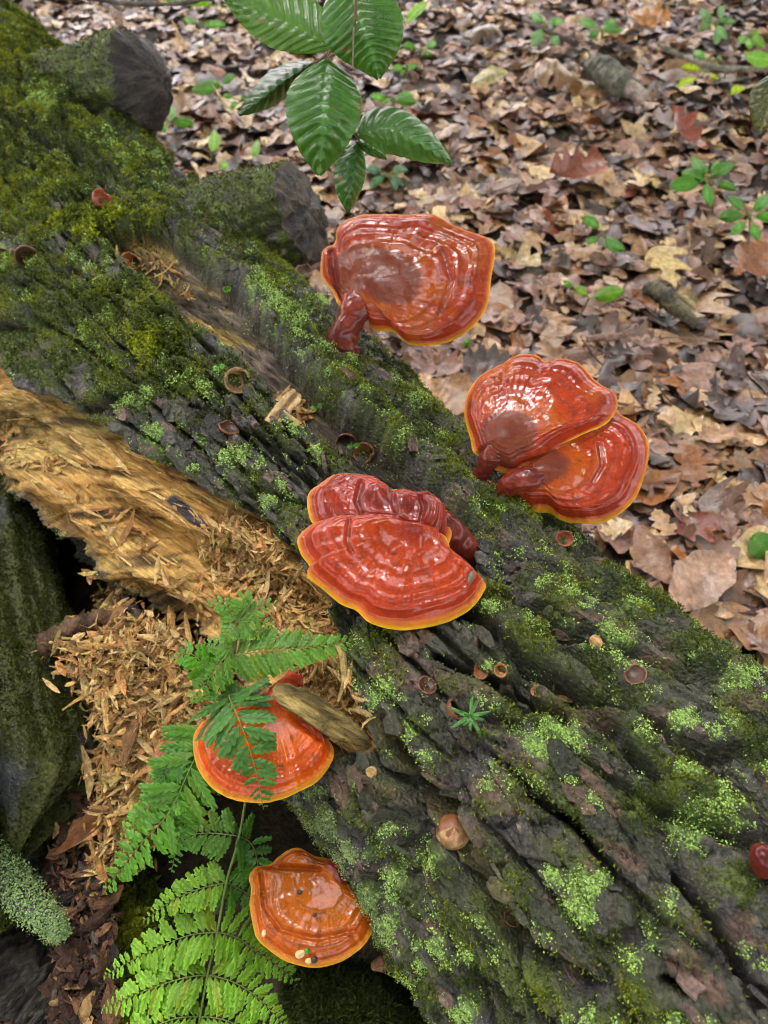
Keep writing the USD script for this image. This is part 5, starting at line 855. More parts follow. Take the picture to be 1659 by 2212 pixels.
# ------------------------------------------------------------------ living leaves
def pix_leaf(parent, mid, w, c0, seed, nv=0, amp=.0018, fold=(0.0, 0.0), shape=(.9, .75), teeth=.03, n=None, m=None, mat=None, veinc=1.35, name='leaf', roll=0.0, side=None):
    """A leaf along MID (x, y, depth), half widths W in picture units (left, right), folded by FOLD metres at the edges, pleated between NV pairs of veins."""
    n = n or (nv * 13 if nv else 30); m = m or (25 if nv else 11); amp = amp * 1.5
    q = spline(np.asarray(mid, float), n); t = np.linspace(0, 1, n); v = np.linspace(-1, 1, m); T, Vv = np.meshgrid(t, v, indexing='ij')
    tg = np.gradient(q[:, :2], axis=0); tg /= np.linalg.norm(tg, axis=1, keepdims=True) + 1e-9; no = np.stack([-tg[:, 1], tg[:, 0]], -1)
    prof = np.sin(np.pi * np.clip(t, 0, 1) ** shape[0]) ** shape[1]; prof[-1] = 0.01; prof[0] = .02
    ph_ = (T - .17 * np.abs(Vv)) * max(nv, 9); tooth = 1 + teeth * (ph_ % 1) * (np.abs(Vv) > .9)
    W_ = np.where(Vv < 0, w[0], w[1]) * prof[:, None] * tooth * (1 + .03 * n3(np.stack([T * 4, Vv, T * 0 + seed], -1), 1.0, seed, 2))
    X = q[:, None, 0] + no[:, None, 0] * Vv * W_; Y = q[:, None, 1] + no[:, None, 1] * Vv * W_
    d = q[:, 2][:, None] + np.where(Vv < 0, fold[0], fold[1]) * np.abs(Vv) ** 1.4 + roll * (np.abs(Vv) ** 4) + .004 * n3(np.stack([T * 2.5, Vv * 1.5, T * 0 + seed], -1), 1.0, seed + 1, 2)
    P = at(X, Y, d); N = vnormals(P.reshape(-1, 3), tris(grid_faces(n, m))).reshape(P.shape); sg_ = np.sign((N * (EYE - P)).sum()); N = N * sg_
    if nv:
        ph = np.abs(np.sin(np.pi * (T - .17 * np.abs(Vv)) * nv)); P = P + N * (amp * (ph ** .6 - .5) * (1 - np.abs(Vv) ** 5) * ss(0, .12, np.abs(Vv)))[..., None]; vein = np.exp(-(ph / .16) ** 2) * (np.abs(Vv) < .97)
    else: vein = 0 * T
    P = P + N * (-.0012 * np.exp(-(Vv / .07) ** 2) + .0007 * n3(P, 160, seed + 2, 2))[..., None]
    mid_ = np.exp(-(Vv / .05) ** 2); c = np.asarray(c0) * (.78 + .44 * fbm(P * 70, 3, seed + 3))[..., None] * (1 + (veinc - 1) * np.maximum(vein * .7, mid_))[..., None]
    br = ss(.72, .78, fbm(P * 90, 3, seed + 4)); c = lerp(c, (.16, .11, .03), br * .8)
    F = grid_faces(n, m); F = F if sg_ > 0 else F[:, ::-1]
    return obj(name, P.reshape(-1, 3), F, mat or GREEN, parent, col=c.reshape(-1, 3))
def pix_tube(parent, pts, col, name='stem', mat=None, sides=7, n=24):
    q = spline(np.asarray(pts, float), n); v, f = tube(at(q[:, 0], q[:, 1], q[:, 2]), q[:, 3] * PXM * q[:, 2], sides); return obj(name, v, f, mat or STEM, parent, col=np.asarray(col) * (.8 + .4 * noise(v * 200, 5))[:, None])
bt = thing('beech_twig', 'hanging beech twig with large pleated wet green leaves at the top centre', 'twig')
DG = (.045, .140, .018)
pix_leaf(bt, [(716, 104, .66), (650, 62, .65), (570, 28, .64), (486, -4, .63)], (62, 74), (.075, .180, .032), 901, 11, fold=(.01, .012), amp=.0022, veinc=1.15)
pix_leaf(bt, [(745, -60, .63), (775, 30, .62), (800, 100, .625), (818, 168, .64)], (86, 88), DG, 902, 13, fold=(.012, .015), amp=.0028)
pix_leaf(bt, [(706, 130, .64), (702, 190, .63), (697, 270, .625), (690, 378, .645)], (80, 82), DG, 903, 10, fold=(.014, .012), amp=.0026)
pix_leaf(bt, [(675, 135, .66), (620, 168, .66), (565, 210, .665), (516, 248, .68)], (34, 32), (.022, .075, .012), 904, 9, fold=(.03, .034), amp=.0018)
pix_leaf(bt, [(776, 290, .66), (830, 275, .65), (895, 300, .655), (975, 352, .67)], (46, 56), (.055, .150, .030), 905, 9, fold=(.014, .018), amp=.0026, shape=(.7, .7))
pix_leaf(bt, [(772, 305, .70), (762, 350, .70), (756, 400, .705), (752, 458, .72)], (30, 38), (.028, .090, .013), 906, 8, fold=(.02, .012), amp=.0018)
pix_leaf(bt, [(768, 306, .70), (790, 312, .70), (812, 326, .70), (835, 344, .71)], (14, 16), (.04, .12, .016), 907, 6, fold=(.012, .01), amp=.0012)
BR = (.16, .10, .06)
pix_tube(bt, [(772, -20, .60, 3.4), (768, 20, .61, 3.2), (762, 64, .625, 3.0), (736, 92, .64, 3.4), (712, 112, .65, 3.6), (690, 130, .655, 3.0), (676, 136, .66, 2.2)], BR)
pix_tube(bt, [(712, 112, .65, 2.4), (707, 124, .645, 2.2), (705, 136, .642, 1.8)], (.18, .12, .04), 'leaf_stalk')
pix_tube(bt, [(716, 108, .65, 2.4), (712, 92, .65, 3.6), (714, 84, .65, 1.2)], (.30, .16, .05), 'bud')
pix_tube(bt, [(704, 122, .655, 2.2), (740, 215, .67, 2.2), (768, 292, .675, 2.4), (776, 304, .69, 2.2)], BR, 'side_shoot')
pix_tube(bt, [(764, 60, .60, 2.0), (763, 110, .60, 1.8), (762, 150, .602, 1.6)], BR, 'side_shoot')
def seedling(label, center, tips, base, col, seed, z=.05, w=.34, name='seedling', cat='seedling', group=None):
    r_ = np.random.default_rng(seed); o = thing(name, label, cat, group=group); cx, cy = center; dc = dz(cx, cy, z); dC = lambda x, y: dz(x, y, z)
    bx, by = base; db_ = dz(bx, by, .01); pix_tube(o, [(cx, cy, dc, 2.0), ((cx + bx) / 2 + 3, (cy + by) / 2, (dc + db_) / 2, 2.2), (bx, by, db_, 2.4)], (.16, .14, .05), 'stem', n=10)
    for tx, ty in tips:
        d2_ = dC(tx, ty) + r_.normal() * .012; pt = r_.uniform(.12, .34); ox, oy = cx + (tx - cx) * pt + r_.normal() * 3, cy + (ty - cy) * pt + r_.uniform(-2, 7); L = math.hypot(tx - ox, ty - oy); pix_tube(o, [(cx, cy + r_.uniform(0, 8), dc, 1.4), ((cx + ox) / 2, (cy + oy) / 2, dc - .004, 1.3), (ox, oy, dc - .006, 1.2)], (.16, .22, .05), 'leaf_stalk', n=6, sides=5); h = [(ox, oy, dc - .006), ((ox + tx) / 2 + r_.normal() * 4, (oy + ty) / 2 - 2 + r_.normal() * 2, (dc + d2_) / 2 - .014), (tx, ty, d2_ + r_.uniform(-.01, .016))]
        pix_leaf(o, h, (L * w * r_.uniform(.35, .55) + 1.5, L * w * r_.uniform(.35, .55) + 1.5), np.asarray(col) * r_.uniform(.7, 1.25), seed + len(h) + int(tx), 0, fold=(r_.uniform(-.004, .016), r_.uniform(-.004, .016)), n=14, m=7, teeth=.05, mat=WEED)
G1, G2, G3 = (.10, .28, .040), (.15, .34, .02), (.075, .23, .035)
seedling('three-leaved bluish green seedling in the litter right of the tall mushroom', (1300, 502), [(1255, 470), (1272, 530), (1350, 541)], (1310, 520), G3, 921, w=.5)
seedling('seedling with one broad bright leaf above the double mushroom', (1272, 643), [(1350, 628), (1240, 622)], (1245, 690), G2, 922, .07, w=.55)
seedling('lone narrow green leaf left of the bright seedling', (1232, 632), [(1216, 608)], (1236, 650), G1, 923, .04, .6)
seedling('leafy green sapling spreading in the litter at mid right', (1530, 385), [(1492, 338), (1552, 346), (1445, 404), (1472, 372), (1588, 355), (1590, 412), (1535, 446), (1522, 352)], (1540, 460), (.085, .26, .03), 924, .14, .5, 'sapling', 'sapling')
seedling('leafy green sapling with a wet shiny leaf at the right edge', (1620, 462), [(1570, 424), (1662, 418), (1552, 472), (1578, 508), (1672, 478), (1640, 520)], (1610, 560), (.08, .25, .03), 925, .12, .5, 'sapling', 'sapling')
seedling('green sprig of broad leaves left of the mossy branch piece at the top', (1180, 55), [(1148, 28), (1218, 44), (1148, 100), (1208, 98)], (1190, 85), G1, 926, .08, .6)
seedling('pale green sprig at the top above the mossy branch piece', (1295, 60), [(1248, 46), (1268, 82), (1332, 42), (1345, 68)], (1300, 80), G1, 927, .07, .55)
seedling('dark green six-leaved sprig at the top right', (1545, 50), [(1515, 18), (1568, 12), (1590, 48), (1508, 66), (1545, 96), (1570, 85)], (1550, 80), G3, 928, .08, .5)
seedling('bright green lobed seedling leaf right of the dark sprig', (1620, 72), [(1598, 96), (1618, 108), (1650, 104), (1640, 78)], (1622, 100), G2, 929, .06, .6)
seedling('lime yellow leaves on the twig left of the hanging dark leaf', (1525, 152), [(1462, 190), (1470, 146), (1552, 172)], (1535, 150), (.34, .48, .012), 930, .12, .34)
seedling('small wet green sprig on the greenish twig', (1535, 128), [(1500, 108), (1560, 128), (1545, 148), (1515, 125)], (1540, 150), G1, 931, .10, .5)
seedling('lime green leaf below the lime twig leaves near the right edge', (1570, 200), [(1610, 192)], (1575, 215), (.32, .46, .02), 932, .06, .5)
seedling('pale lime leaf at the right edge above the hanging dark leaf', (1690, 128), [(1608, 118)], (1700, 150), (.20, .46, .05), 933, .25, .6)
seedling('low green weed left of the beech twig', (370, 262), [(338, 254), (366, 222), (418, 274), (344, 288)], (372, 275), G1, 934, .05, .5)
seedling('upright bright green blade behind the lower branch stub', (455, 336), [(462, 280)], (455, 345), G2, 935, .06, .5)
seedling('curved lime blade right of the upright blade behind the stub', (538, 352), [(556, 302)], (536, 356), G2, 936, .06, .5)
seedling('short lime blade on the edge behind the lower branch stub', (480, 366), [(484, 346)], (480, 370), G2, 937, .05, .7)
seedling('pale green weed above the narrow folded beech leaf', (480, 186), [(436, 180), (508, 162), (412, 198), (460, 172)], (478, 196), G1, 938, .05, .5)
seedling('bluish green weed left of the narrow folded beech leaf', (520, 215), [(484, 203), (548, 212), (500, 238)], (520, 222), G3, 939, .05, .5)
seedling('big blurred lime leaf at the top edge left of the beech leaves', (505, 12), [(352, 2)], (520, 30), (.13, .30, .012), 940, .3, .16)
seedling('green weed under the lime leaf at the top', (430, 50), [(395, 42), (470, 46), (488, 56)], (430, 62), G1, 941, .05, .45)
seedling('pale green sprig just right of the upper beech leaf', (907, 106), [(868, 98), (942, 90), (936, 116)], (905, 120), G1, 942, .06, .5)
seedling('green weed right below the upper beech leaf', (877, 145), [(846, 152), (902, 142), (868, 165)], (876, 165), G1, 943, .06, .5)
seedling('spreading green weed above the right beech leaf', (846, 212), [(798, 206), (830, 226), (892, 203), (902, 222)], (848, 228), G1, 944, .06, .45)
seedling('grey-green weed below the right beech leaf', (840, 375), [(788, 364), (800, 408), (882, 368), (872, 402), (856, 412)], (842, 395), (.05, .15, .06), 945, .05, .45)
seedling('lime leaf at the top edge right of the upper beech leaf', (945, -14), [(876, 50)], (950, 0), (.20, .46, .03), 946, .5, .34)
seedling('tiny bright sprout under the tall mushroom rim', (1012, 750), [(1020, 735), (1002, 740)], (1012, 756), G2, 947, .03, .8)
seedling('fresh green fallen leaf at the right edge of the litter', (1600, 1140), [(1672, 1205)], (1602, 1142), (.07, .21, .015), 948, .04, .8, 'green_leaf', 'leaf')
def hanging():
    o = thing('hanging_leaf', 'dark brownish green leaf hanging at the right edge near the top', 'leaf'); pix_leaf(o, [(1662, 165, .95), (1652, 220, .95), (1642, 290, .96)], (34, 34), (.050, .060, .012), 951, 7, fold=(.01, .01)); pix_tube(o, [(1662, 168, .95, 2), (1680, 140, .95, 2), (1720, 120, .95, 2)], BR)
hanging()
def sprout(label, x, y, tips, group=None):
    p, nr = on_log(x, y); d = (p - EYE) @ FWD; o = thing('sprout', label, 'sprout'); cx = np.mean([a for a, b in tips]); cy = np.mean([b for a, b in tips]); pix_tube(o, [(x, y, d, 1.4), ((x + cx) / 2, (y + cy) / 2, d - .008, 1.4), (cx, cy, d - .014, 1.2)], (.2, .35, .1), n=8)
    for tx, ty in tips: L = 7; s_ = 1 if tx > cx else -1; pix_leaf(o, [(tx - s_ * L, ty + 2, d - .015), (tx, ty, d - .016), (tx + s_ * L, ty - 2, d - .014)], (6, 6), (.16, .42, .06), int(x), 0, n=10, m=7, teeth=0)
sprout('tiny round-leaved sprout beside the large tan nut shell', 472, 805, [(466, 795), (479, 791)])
sprout('tiny two-leaved sprout between two brown shells in the cleft', 766, 972, [(756, 964), (770, 962)])
sprout('tiny round bright leaf on dark bark above the lichen ridge', 491, 632, [(487, 625), (494, 624)])
sprout('tiny green leaf pair deep in the cleft below the tan chunk', 682, 886, [(677, 882), (692, 876)])
def hemlock():
    p, nr = on_log(1012, 1555); d = (p - EYE) @ FWD; o = thing('hemlock_seedling', 'star-shaped hemlock seedling with narrow pale green needles', 'seedling'); pix_tube(o, [(1012, 1562, d, 2), (1014, 1555, d - .012, 2), (1016, 1548, d - .022, 2)], (.2, .16, .06), n=8)
    for tx, ty in [(968, 1528), (1020, 1504), (1034, 1509), (1060, 1538), (1040, 1590), (976, 1572), (1016, 1580), (1000, 1568), (1046, 1556), (992, 1542)]:
        pix_leaf(o, [(1016, 1546, d - .022), ((1016 + tx) / 2, (1546 + ty) / 2, d - .026), (tx, ty, d - .022)], (4.2, 4.2), (.14, .34, .10), tx, 0, n=10, m=5, teeth=0, shape=(.8, .4), name='needle')
hemlock()

# ------------------------------------------------------------------ ferns
def pinnule(r_, P, ax, sd, nr, L, W, col, nt=5):
    n = 4 * nt + 3; t = np.linspace(0, 1, n); env = (np.sin(np.pi * np.clip(.16 + .84 * t, 0, 1)) ** .55); lob = np.abs(np.sin(np.pi * nt * t)) ** .6; w = W * .5 * env * (.44 + .56 * lob); w[-1] = W * .03; w[0] = W * .12
    v = np.array([-1, -.5, 0, .5, 1.0]); T, V_ = np.meshgrid(t, v, indexing='ij'); fw = (.16 * L) * np.abs(V_) * (.5 + .5 * lob[:, None])
    x = T * L * .9 + fw; y = V_ * w[:, None]; z = -.12 * L * T ** 2 * r_.uniform(-.3, 2.0) + .10 * W * (np.abs(V_) == .5) * lob[:, None] - .08 * W * (np.abs(V_) > .9) + .02 * L * np.sin(T * 9 + r_.uniform(0, 6)) * V_
    p = P + x[..., None] * ax + y[..., None] * sd + z[..., None] * nr
    c = np.asarray(col) * (1 - .32 * (np.abs(V_) < .1) + .16 * (np.abs(V_) > .9))[..., None] * (.86 + .28 * noise(p * 400, 7))[..., None]
    return p.reshape(-1, 3), grid_faces(n, 5), c.reshape(-1, 3)
def pinna(frond, pts, Lmax, col, seed, base_w=.9, nper=13.0, taper=.75, tipc=1.25, cstem=(.16, .23, .05), nt=5):
    """One leaflet: its rib is a mesh under the frond, each toothed lobe a mesh under the rib. pts: x, y, depth from the main stem to the tip; Lmax: length of the longest lobe, picture units."""
    r_ = np.random.default_rng(seed); q = spline(np.asarray(pts, float), 60); P = at(q[:, 0], q[:, 1], q[:, 2]); seg = np.concatenate([[0], np.cumsum(np.linalg.norm(np.diff(P, axis=0), axis=1))]); Lw = seg[-1]; pxl = np.hypot(*np.diff(q[:, :2], axis=0).T).sum(); k = Lw / pxl
    v, f = tube(P, np.linspace(1.5, .5, 60) * PXM * q[:, 2], 6); rib = obj('leaflet', v, f, STEM, frond, col=np.asarray(cstem))
    m = max(6, int(pxl / nper)); nrm0 = unit(.55 * Zv + .65 * TOE(q[30, 0], q[30, 1]))
    for i in range(m):
        a = ((i + .6) / (m + .2)) ** 1.08; l = 1.2 * Lmax * k * (1 - a) ** taper * min(1, base_w + a * 1.2) + .0022
        for sd_ in (-1, 1):
            aa = min(a + .012 * sd_, .995); Pi = np.array([np.interp(aa * Lw, seg, P[:, c]) for c in range(3)]); Pj = np.array([np.interp(min(aa + .03, 1) * Lw, seg, P[:, c]) for c in range(3)]); tg = unit(Pj - Pi)
            nr = unit(nrm0 - (nrm0 @ tg) * tg + r_.normal(size=3) * .12); side = np.cross(nr, tg) * sd_; ax = unit(side * 1.0 + tg * (.42 + .5 * a)); s2 = np.cross(nr, ax)
            ax = unit(ax - .22 * nr * r_.uniform(-.6, 1.6) + tg * r_.normal() * .10); W_ = min(l * .58, nper * k * 1.5)
            p, f, c = pinnule(r_, Pi + nr * .0004, ax, s2, nr, l * r_.uniform(.92, 1.08), W_ * (.8 + .2 * (1 - a)), lerp(col, np.asarray(col) * tipc, np.array(a)) * r_.uniform(.78, 1.15) * (np.array([1.25, .95, .8]) if r_.random() < .08 else 1), max(2, int(round((nt + .5) * (1 - a * .7)))))
            if sd_ < 0: f = f[:, ::-1]
            obj('lobe', p, f, FERN, rib, col=c)
FG, FD = (.22, .45, .035), (.115, .275, .030)
fa = thing('fern_frond', 'bright green lacy fern frond at the bottom left of the trunk', 'fern')
def rach(fr, pts, col): pix_tube(fr, pts, col, 'main_stem', n=50, sides=8)
rach(fa, [(530, 1730, .76, 2.8), (520, 1790, .755, 2.8), (505, 1850, .75, 2.8), (489, 1906, .74, 2.8), (469, 2014, .73, 2.6), (448, 2106, .72, 2.4), (432, 2196, .71, 2.2), (415, 2290, .71, 2)], (.13, .20, .04))
D5 = .775
pinna(fa, [(509, 1805, .752), (440, 1800, .75), (380, 1812, .755), (330, 1830, .76)], 44, FD, 961)
pinna(fa, [(509, 1805, .752), (540, 1820, D5), (556, 1862, D5), (560, 1910, D5 + .01)], 40, (.07, .20, .03), 962)
pinna(fa, [(490, 1906, .742), (424, 1922, .735), (365, 1950, .735), (308, 1991, .745)], 40, FG, 963)
pinna(fa, [(490, 1906, .742), (525, 1925, D5), (570, 1955, D5), (600, 1980, D5)], 40, (.085, .24, .03), 964)
pinna(fa, [(469, 2014, .732), (420, 2018, .722), (370, 2034, .72), (290, 2072, .725), (223, 2109, .74)], 50, FG, 965)
pinna(fa, [(469, 2014, .732), (510, 2024, .745), (546, 2050, .76), (600, 2086, .765), (650, 2132, .77)], 46, FG, 966)
pinna(fa, [(448, 2106, .722), (400, 2112, .712), (338, 2131, .71), (280, 2154, .712), (219, 2180, .73)], 50, FG, 967)
pinna(fa, [(448, 2106, .722), (490, 2116, .722), (534, 2138, .725), (580, 2178, .73), (622, 2226, .74)], 48, FG, 968)
pinna(fa, [(432, 2196, .712), (380, 2200, .70), (320, 2222, .70), (250, 2250, .705), (190, 2290, .71)], 50, FG, 969)
pinna(fa, [(432, 2196, .712), (480, 2202, .712), (540, 2230, .715), (610, 2290, .72)], 48, FG, 970)
fb = thing('fern_frond', 'darker green fern frond crossing the tan chips and hanging over the orange mushroom', 'fern')
rach(fb, [(546, 1288, .655, 1.4), (530, 1318, .66, 1.8), (513, 1343, .665, 2.2), (509, 1397, .67, 2.6), (497, 1451, .67, 2.8), (481, 1505, .67, 3), (455, 1580, .68, 3), (420, 1650, .70, 3), (408, 1690, .73, 3)], (.09, .16, .05))
pinna(fb, [(505, 1416, .668), (545, 1410, .66), (590, 1405, .655), (684, 1397, .655), (790, 1380, .665)], 52, FD, 971, nper=14, nt=5)
pinna(fb, [(513, 1343, .664), (545, 1322, .66), (575, 1306, .66), (600, 1303, .662)], 24, FD, 972, nper=13, nt=3)
pinna(fb, [(515, 1345, .664), (545, 1342, .658), (575, 1345, .66), (592, 1350, .662)], 24, FD, 973, nper=13, nt=3)
pinna(fb, [(516, 1350, .664), (535, 1358, .66), (556, 1368, .66), (572, 1374, .662)], 22, FD, 974, nper=13, nt=3)
pinna(fb, [(530, 1318, .66), (524, 1300, .655), (528, 1290, .655), (545, 1284, .655)], 22, FD, 975, nper=12, nt=3)
pinna(fb, [(511, 1343, .664), (496, 1318, .66), (475, 1303, .66), (446, 1302, .662)], 24, FD, 976, nper=12, nt=3)
pinna(fb, [(508, 1350, .664), (498, 1362, .66), (490, 1378, .66), (484, 1392, .662)], 20, FD, 977, nper=12, nt=3)
pinna(fb, [(507, 1405, .668), (480, 1394, .665), (458, 1390, .665), (438, 1392, .668)], 26, FD, 978, nper=13, nt=3)
pinna(fb, [(460, 1456, .672), (435, 1430, .66), (408, 1412, .655), (368, 1428, .668)], 30, (.085, .27, .02), 979, nper=13, nt=3)
pinna(fb, [(500, 1400, .668), (478, 1430, .66), (448, 1470, .66), (410, 1514, .67)], 48, FD, 980, nper=13.5)
pinna(fb, [(490, 1456, .67), (480, 1480, .665), (470, 1505, .665), (452, 1530, .668)], 40, (.06, .17, .026), 981, nper=13.5)
pinna(fb, [(492, 1500, .668), (510, 1540, .615), (532, 1598, .60), (554, 1672, .60), (569, 1748, .615)], 62, (.065, .19, .032), 982, nper=14.5, nt=6)
pinna(fb, [(455, 1580, .68), (408, 1665, .665), (367, 1752, .665), (315, 1811, .67), (224, 1928, .69)], 80, (.10, .275, .022), 983, nper=17, nt=6, taper=.7)
pinna(fb, [(420, 1650, .70), (412, 1710, .685), (395, 1775, .685), (370, 1884, .695)], 46, (.075, .23, .030), 984, nper=13.5, nt=5)
pinna(fb, [(418, 1655, .70), (375, 1692, .675), (322, 1742, .675), (258, 1812, .685)], 56, (.12, .32, .028), 986, nper=14, nt=5)
pinna(fb, [(440, 1615, .69), (400, 1640, .67), (360, 1665, .67), (330, 1695, .675)], 44, (.065, .21, .03), 985, nper=13.5, nt=5)
# ------------------------------------------------------------------ moss and lichen growing on the wood
def blades(r_, P, N, L, W, c0, c1, lean=.75):
    n = len(P); a = unit(N + r_.normal(size=(n, 3)) * lean); b = unit(np.cross(a, r_.normal(size=(n, 3)))); L = L[:, None]; W = W[:, None]; d2_ = unit(a + .7 * r_.normal(size=(n, 3)) - .25 * Zv)
    v = np.stack([P - N * .001, P + a * L * .5 + b * W, P + a * L * .45 + d2_ * L * .55, P + a * L * .5 - b * W], 1)
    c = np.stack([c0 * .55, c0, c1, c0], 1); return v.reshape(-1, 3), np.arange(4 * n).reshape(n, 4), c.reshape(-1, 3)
MOSSM = mat_v('moss_leaves', .55, .3, var=.25, vscale=120, bump=0.0, transl=.25)
LICHM = mat_v('lichen_flakes', .75, .2, var=.15, vscale=300, bump=0.2, bscale=900)
def moss():
    r_ = np.random.default_rng(1001); w = MOSS[VIS] * np.repeat(np.gradient(sg)[:, None], S.shape[1], 1)[VIS] * (((EYE - LPV) * LNV).sum(-1) > -.02) * (LXV[:, 0] > -450) * (LXV[:, 1] < 2500) * (LXV[:, 1] > -60) * np.where((LXV[:, 0] > -30) & (LXV[:, 1] < 2250), 1, .45)
    k = r_.choice(len(w), 205000, p=w / w.sum()); P = LPV[k] + r_.normal(size=(len(k), 3)) * .0012; N = LNV[k]; d = (P - EYE) @ FWD
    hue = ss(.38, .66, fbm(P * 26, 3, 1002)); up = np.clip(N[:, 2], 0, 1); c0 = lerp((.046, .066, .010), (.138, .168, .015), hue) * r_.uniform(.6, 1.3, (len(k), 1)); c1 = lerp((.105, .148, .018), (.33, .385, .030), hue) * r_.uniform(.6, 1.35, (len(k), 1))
    cush = blobs(LXV[k, 0], LXV[k, 1], [(240, 480, 120, 34, 1), (345, 740, 80, 40, .6), (675, 965, 36, 26, .7)]); c0 = lerp(c0, c0 * 1.5 + [.02, .02, 0], cush); c1 = lerp(c1, c1 * 1.4 + [.05, .05, 0], cush)
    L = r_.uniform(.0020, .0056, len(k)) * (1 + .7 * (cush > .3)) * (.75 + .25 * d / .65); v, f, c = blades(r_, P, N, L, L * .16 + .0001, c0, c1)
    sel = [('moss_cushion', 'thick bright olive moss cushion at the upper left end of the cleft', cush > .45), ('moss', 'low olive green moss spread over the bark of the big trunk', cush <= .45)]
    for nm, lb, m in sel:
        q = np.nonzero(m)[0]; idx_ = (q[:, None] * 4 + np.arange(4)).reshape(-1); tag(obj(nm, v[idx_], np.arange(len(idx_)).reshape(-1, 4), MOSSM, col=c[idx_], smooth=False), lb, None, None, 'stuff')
    k = r_.choice(SV.shape[0] * SV.shape[1], 120000); P = SV.reshape(-1, 3)[k]; N = SN.reshape(-1, 3)[k]; X, Y, d = proj(P); ok = (SMO.reshape(-1)[k] > r_.random(len(k)) * .9) & (X > -500) & (X < 330) & (Y > 700) & (((EYE - P) * N).sum(-1) > 0); P, N = P[ok], N[ok]; n = len(P)
    L = r_.uniform(.003, .007, n); v, f, c = blades(r_, P, N, L, L * .16, lerp((.022, .032, .006), (.055, .07, .010), r_.random(n)), lerp((.04, .065, .008), (.12, .145, .016), r_.random(n))); tag(obj('moss', v, f, MOSSM, col=c, smooth=False), 'dark green moss on the weathered side trunk', None, None, 'stuff')
    k = r_.choice(len(MV), 16000); P = MV[k] + r_.normal(size=(len(k), 3)) * .002; n = len(k); L = r_.uniform(.005, .012, n); v, f, c = blades(r_, P, np.repeat(Zv[None], n, 0), L, L * .16, lerp((.012, .020, .004), (.03, .045, .008), r_.random(n)), lerp((.025, .045, .008), (.08, .115, .018), r_.random(n) ** 2), .9); tag(obj('moss', v, f, MOSSM, col=c, smooth=False), 'dark feathery moss on the mound at the bottom edge', None, None, 'stuff')
    k = r_.choice(len(YV), 9000); P = YV[k] + r_.normal(size=(len(k), 3)) * .002; n = len(k); hue = ss(.35, .65, fbm(P * 30, 2, 1005)); L = r_.uniform(.005, .018, n); v, f, c = blades(r_, P, np.repeat(Zv[None], n, 0), L, L * .27, lerp((.05, .07, .008), (.15, .16, .014), hue), lerp((.10, .15, .016), (.34, .36, .025), hue), .8); tag(obj('moss', v, f, MOSSM, col=c, smooth=False), 'yellow-green moss between rotten ridge and fern', None, None, 'stuff')
    for st, mo in (st1, st2):
        st = st.reshape(-1, 3); mo = mo.reshape(-1); k = r_.choice(len(st), 9000); k = k[mo[k] > .35]; P = st[k]; n = len(k); L = r_.uniform(.003, .007, n); hue = r_.random(n); v, f, c = blades(r_, P, np.repeat(Zv[None], n, 0), L, L * .18, lerp((.03, .04, .005), (.08, .085, .01), hue), lerp((.06, .07, .008), (.19, .19, .016), hue), .9); tag(obj('moss', v, f, MOSSM, col=c, smooth=False), 'moss on top of the ' + ('dark upper' if st is st1[0] or mo is st1[1] else 'broken') + ' branch stub', None, None, 'stuff')
moss()
def flakes(r_, P, N, R_, col):
    n = len(P); nn_ = unit(N + r_.normal(size=(n, 3)) * .45); a = unit(np.cross(nn_, r_.normal(size=(n, 3)))); b = np.cross(nn_, a); th = np.arange(4) * np.pi / 2
    rr = R_[:, None] * r_.uniform(.55, 1.25, (n, 4)); ring = P[:, None] + (rr * np.cos(th))[..., None] * a[:, None] + (rr * np.sin(th))[..., None] * b[:, None] + nn_[:, None] * (r_.uniform(-.3, .5, (n, 4)) * R_[:, None])[..., None]
    v = np.concatenate([ring, (P + nn_ * R_[:, None] * .35)[:, None]], 1); k = np.arange(4); f = (np.arange(n) * 5)[:, None, None] + np.stack([np.full(4, 4), k, (k + 1) % 4], -1)[None]
    c = np.repeat(col[:, None], 5, 1) * np.concatenate([r_.uniform(.85, 1.25, (n, 4, 1)), np.full((n, 1, 1), .8)], 1); return v.reshape(-1, 3), f.reshape(-1, 3), c.reshape(-1, 3)
BIGL = [(840, 1490, 50, 56, 'round bright green lichen patch left of the dark shell ring'), (1180, 1590, 80, 56, 'large bright lichen patch below the dark round hollow shell'), (1480, 1670, 46, 36, 'bright lichen tuft on the ridge above the right furrow'), (1560, 1712, 50, 36, 'bright lichen tuft above the dark red mushroom knob'), (1500, 1775, 66, 54, 'broad lichen patch left of the dark red mushroom knob'), (1245, 1965, 56, 60, 'large round lichen patch on the lower trunk'), (1020, 2050, 32, 42, 'oval lichen patch near the bottom left of the trunk'), (1015, 2170, 32, 54, 'oval lichen patch at the bottom edge of the trunk'),
        (20, 568, 36, 28, 'bright lichen tuft beside the dark curled shell at the left edge'), (100, 225, 50, 36, 'pale lichen patch high on the mossy upper left trunk'), (240, 310, 46, 32, 'lichen patch on the mossy trunk left of the stub'), (235, 150, 34, 34, 'lichen patch beside the dark upper branch stub'), (345, 935, 56, 50, 'scattered lichen patch along the tan split wood'), (600, 680, 76, 50, 'long lichen streak on the ridge left of the tall mushroom'), (650, 950, 60, 34, 'lichen streak on the mossy ridge beside the tan chunk'), (1345, 1320, 40, 24, 'small bright lichen spot on the right side of the trunk'), (1580, 1480, 56, 40, 'lichen patch near the right silhouette of the trunk'), (720, 1770, 60, 56, 'grey-green lichen on the underside right of the orange mushroom'), (820, 1930, 70, 90, 'grey-green lichen strip right of the lowest mushroom'), (1310, 1190 + 120, 40, 26, 'small lichen spot above the middle furrow')]
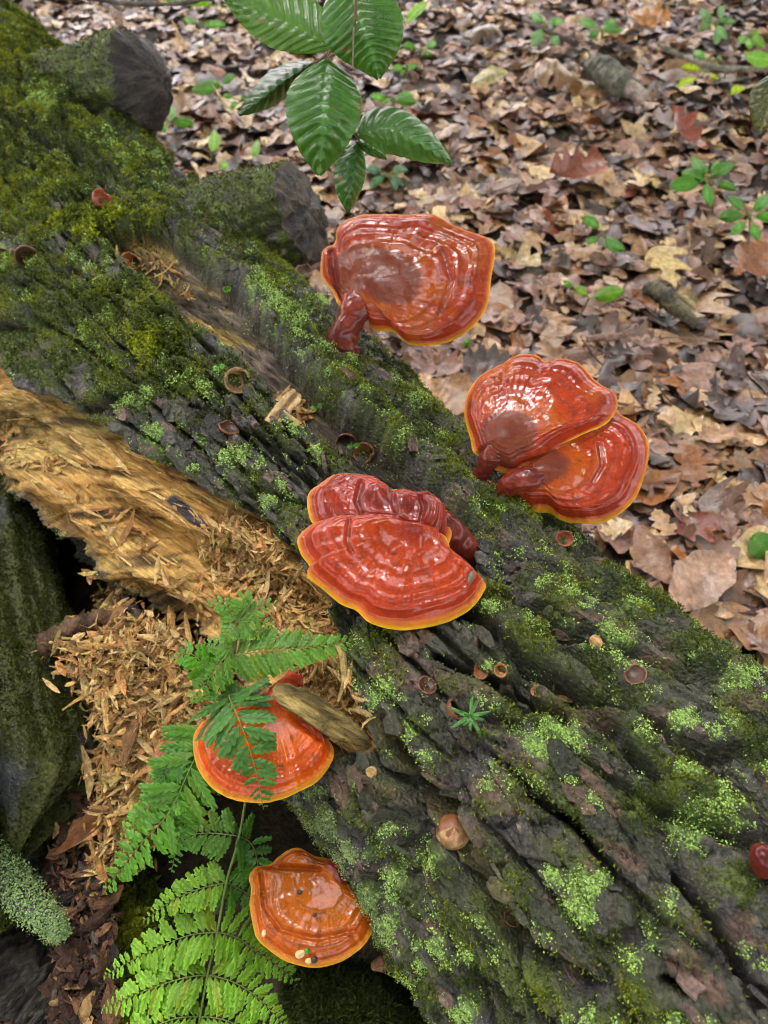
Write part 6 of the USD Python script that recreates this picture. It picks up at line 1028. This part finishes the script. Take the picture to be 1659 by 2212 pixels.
def lichen():
    r_ = np.random.default_rng(1101); w = LICH[VIS] * (((EYE - LPV) * LNV).sum(-1) > -.02) * (LXV[:, 0] > -30) * (LXV[:, 1] < 2250) * np.repeat(np.gradient(sg)[:, None], S.shape[1], 1)[VIS]
    k = r_.choice(len(w), 66000, p=w / w.sum()); d = (LPV[k] - EYE) @ FWD; P = LPV[k] + r_.normal(size=(len(k), 3)) * .0008 + LNV[k] * (.0015 + .004 * LICH[VIS][k] * r_.random(len(k)))[:, None]; X, Y = LXV[k, 0], LXV[k, 1]
    pale = np.clip(ss(900, 700, X) * ss(1650, 1750, Y), 0, 1); col = lerp(lerp((.28, .48, .09), (.48, .68, .19), r_.random(len(k))), lerp((.24, .34, .14), (.36, .46, .22), r_.random(len(k))), pale) * (.75 + .4 * fbm(P * 120, 2, 1103))[:, None]
    R_ = r_.uniform(.0004, .0011, len(k)) * (.7 + .3 * d / .65); own = np.full(len(k), -1)
    for i, (x, y, a, b, _) in enumerate(BIGL): own[(own < 0) & (((X - x) / a) ** 2 + ((Y - y) / b) ** 2 < 1)] = i
    v, f, c = flakes(r_, P, LNV[k], R_, col); V7 = v.reshape(-1, 5, 3); C7 = c.reshape(-1, 5, 3); F1 = np.stack([np.full(4, 4), np.arange(4), (np.arange(4) + 1) % 4], -1)
    for i in range(-1, len(BIGL)):
        q = np.nonzero(own == i)[0]
        if len(q) < 5: continue
        tag(obj('lichen_patch' if i >= 0 else 'lichen', V7[q].reshape(-1, 3), ((np.arange(len(q)) * 5)[:, None, None] + F1).reshape(-1, 3), LICHM, col=C7[q].reshape(-1, 3), smooth=False), BIGL[i][4] if i >= 0 else 'bright green crumbs of lichen scattered over the trunk bark', None, None, 'stuff')
    k = r_.choice(len(LBV), 16000); X, Y, d = proj(LBV[k]); k = k[((EYE - LBV[k]) * LBN[k]).sum(-1) > 0]; n = len(k); P = LBV[k] + r_.normal(size=(n, 3)) * .0025 + LBN[k] * r_.uniform(.001, .006, (n, 1)); v, f, c = flakes(r_, P, LBN[k], r_.uniform(.0007, .0017, n), lerp((.18, .30, .11), (.36, .50, .20), r_.random(n)))
    tag(obj('lichen', v, f, LICHM, col=c, smooth=False), 'pale green lichen crusting the short branch at lower left', None, None, 'stuff')
lichen()
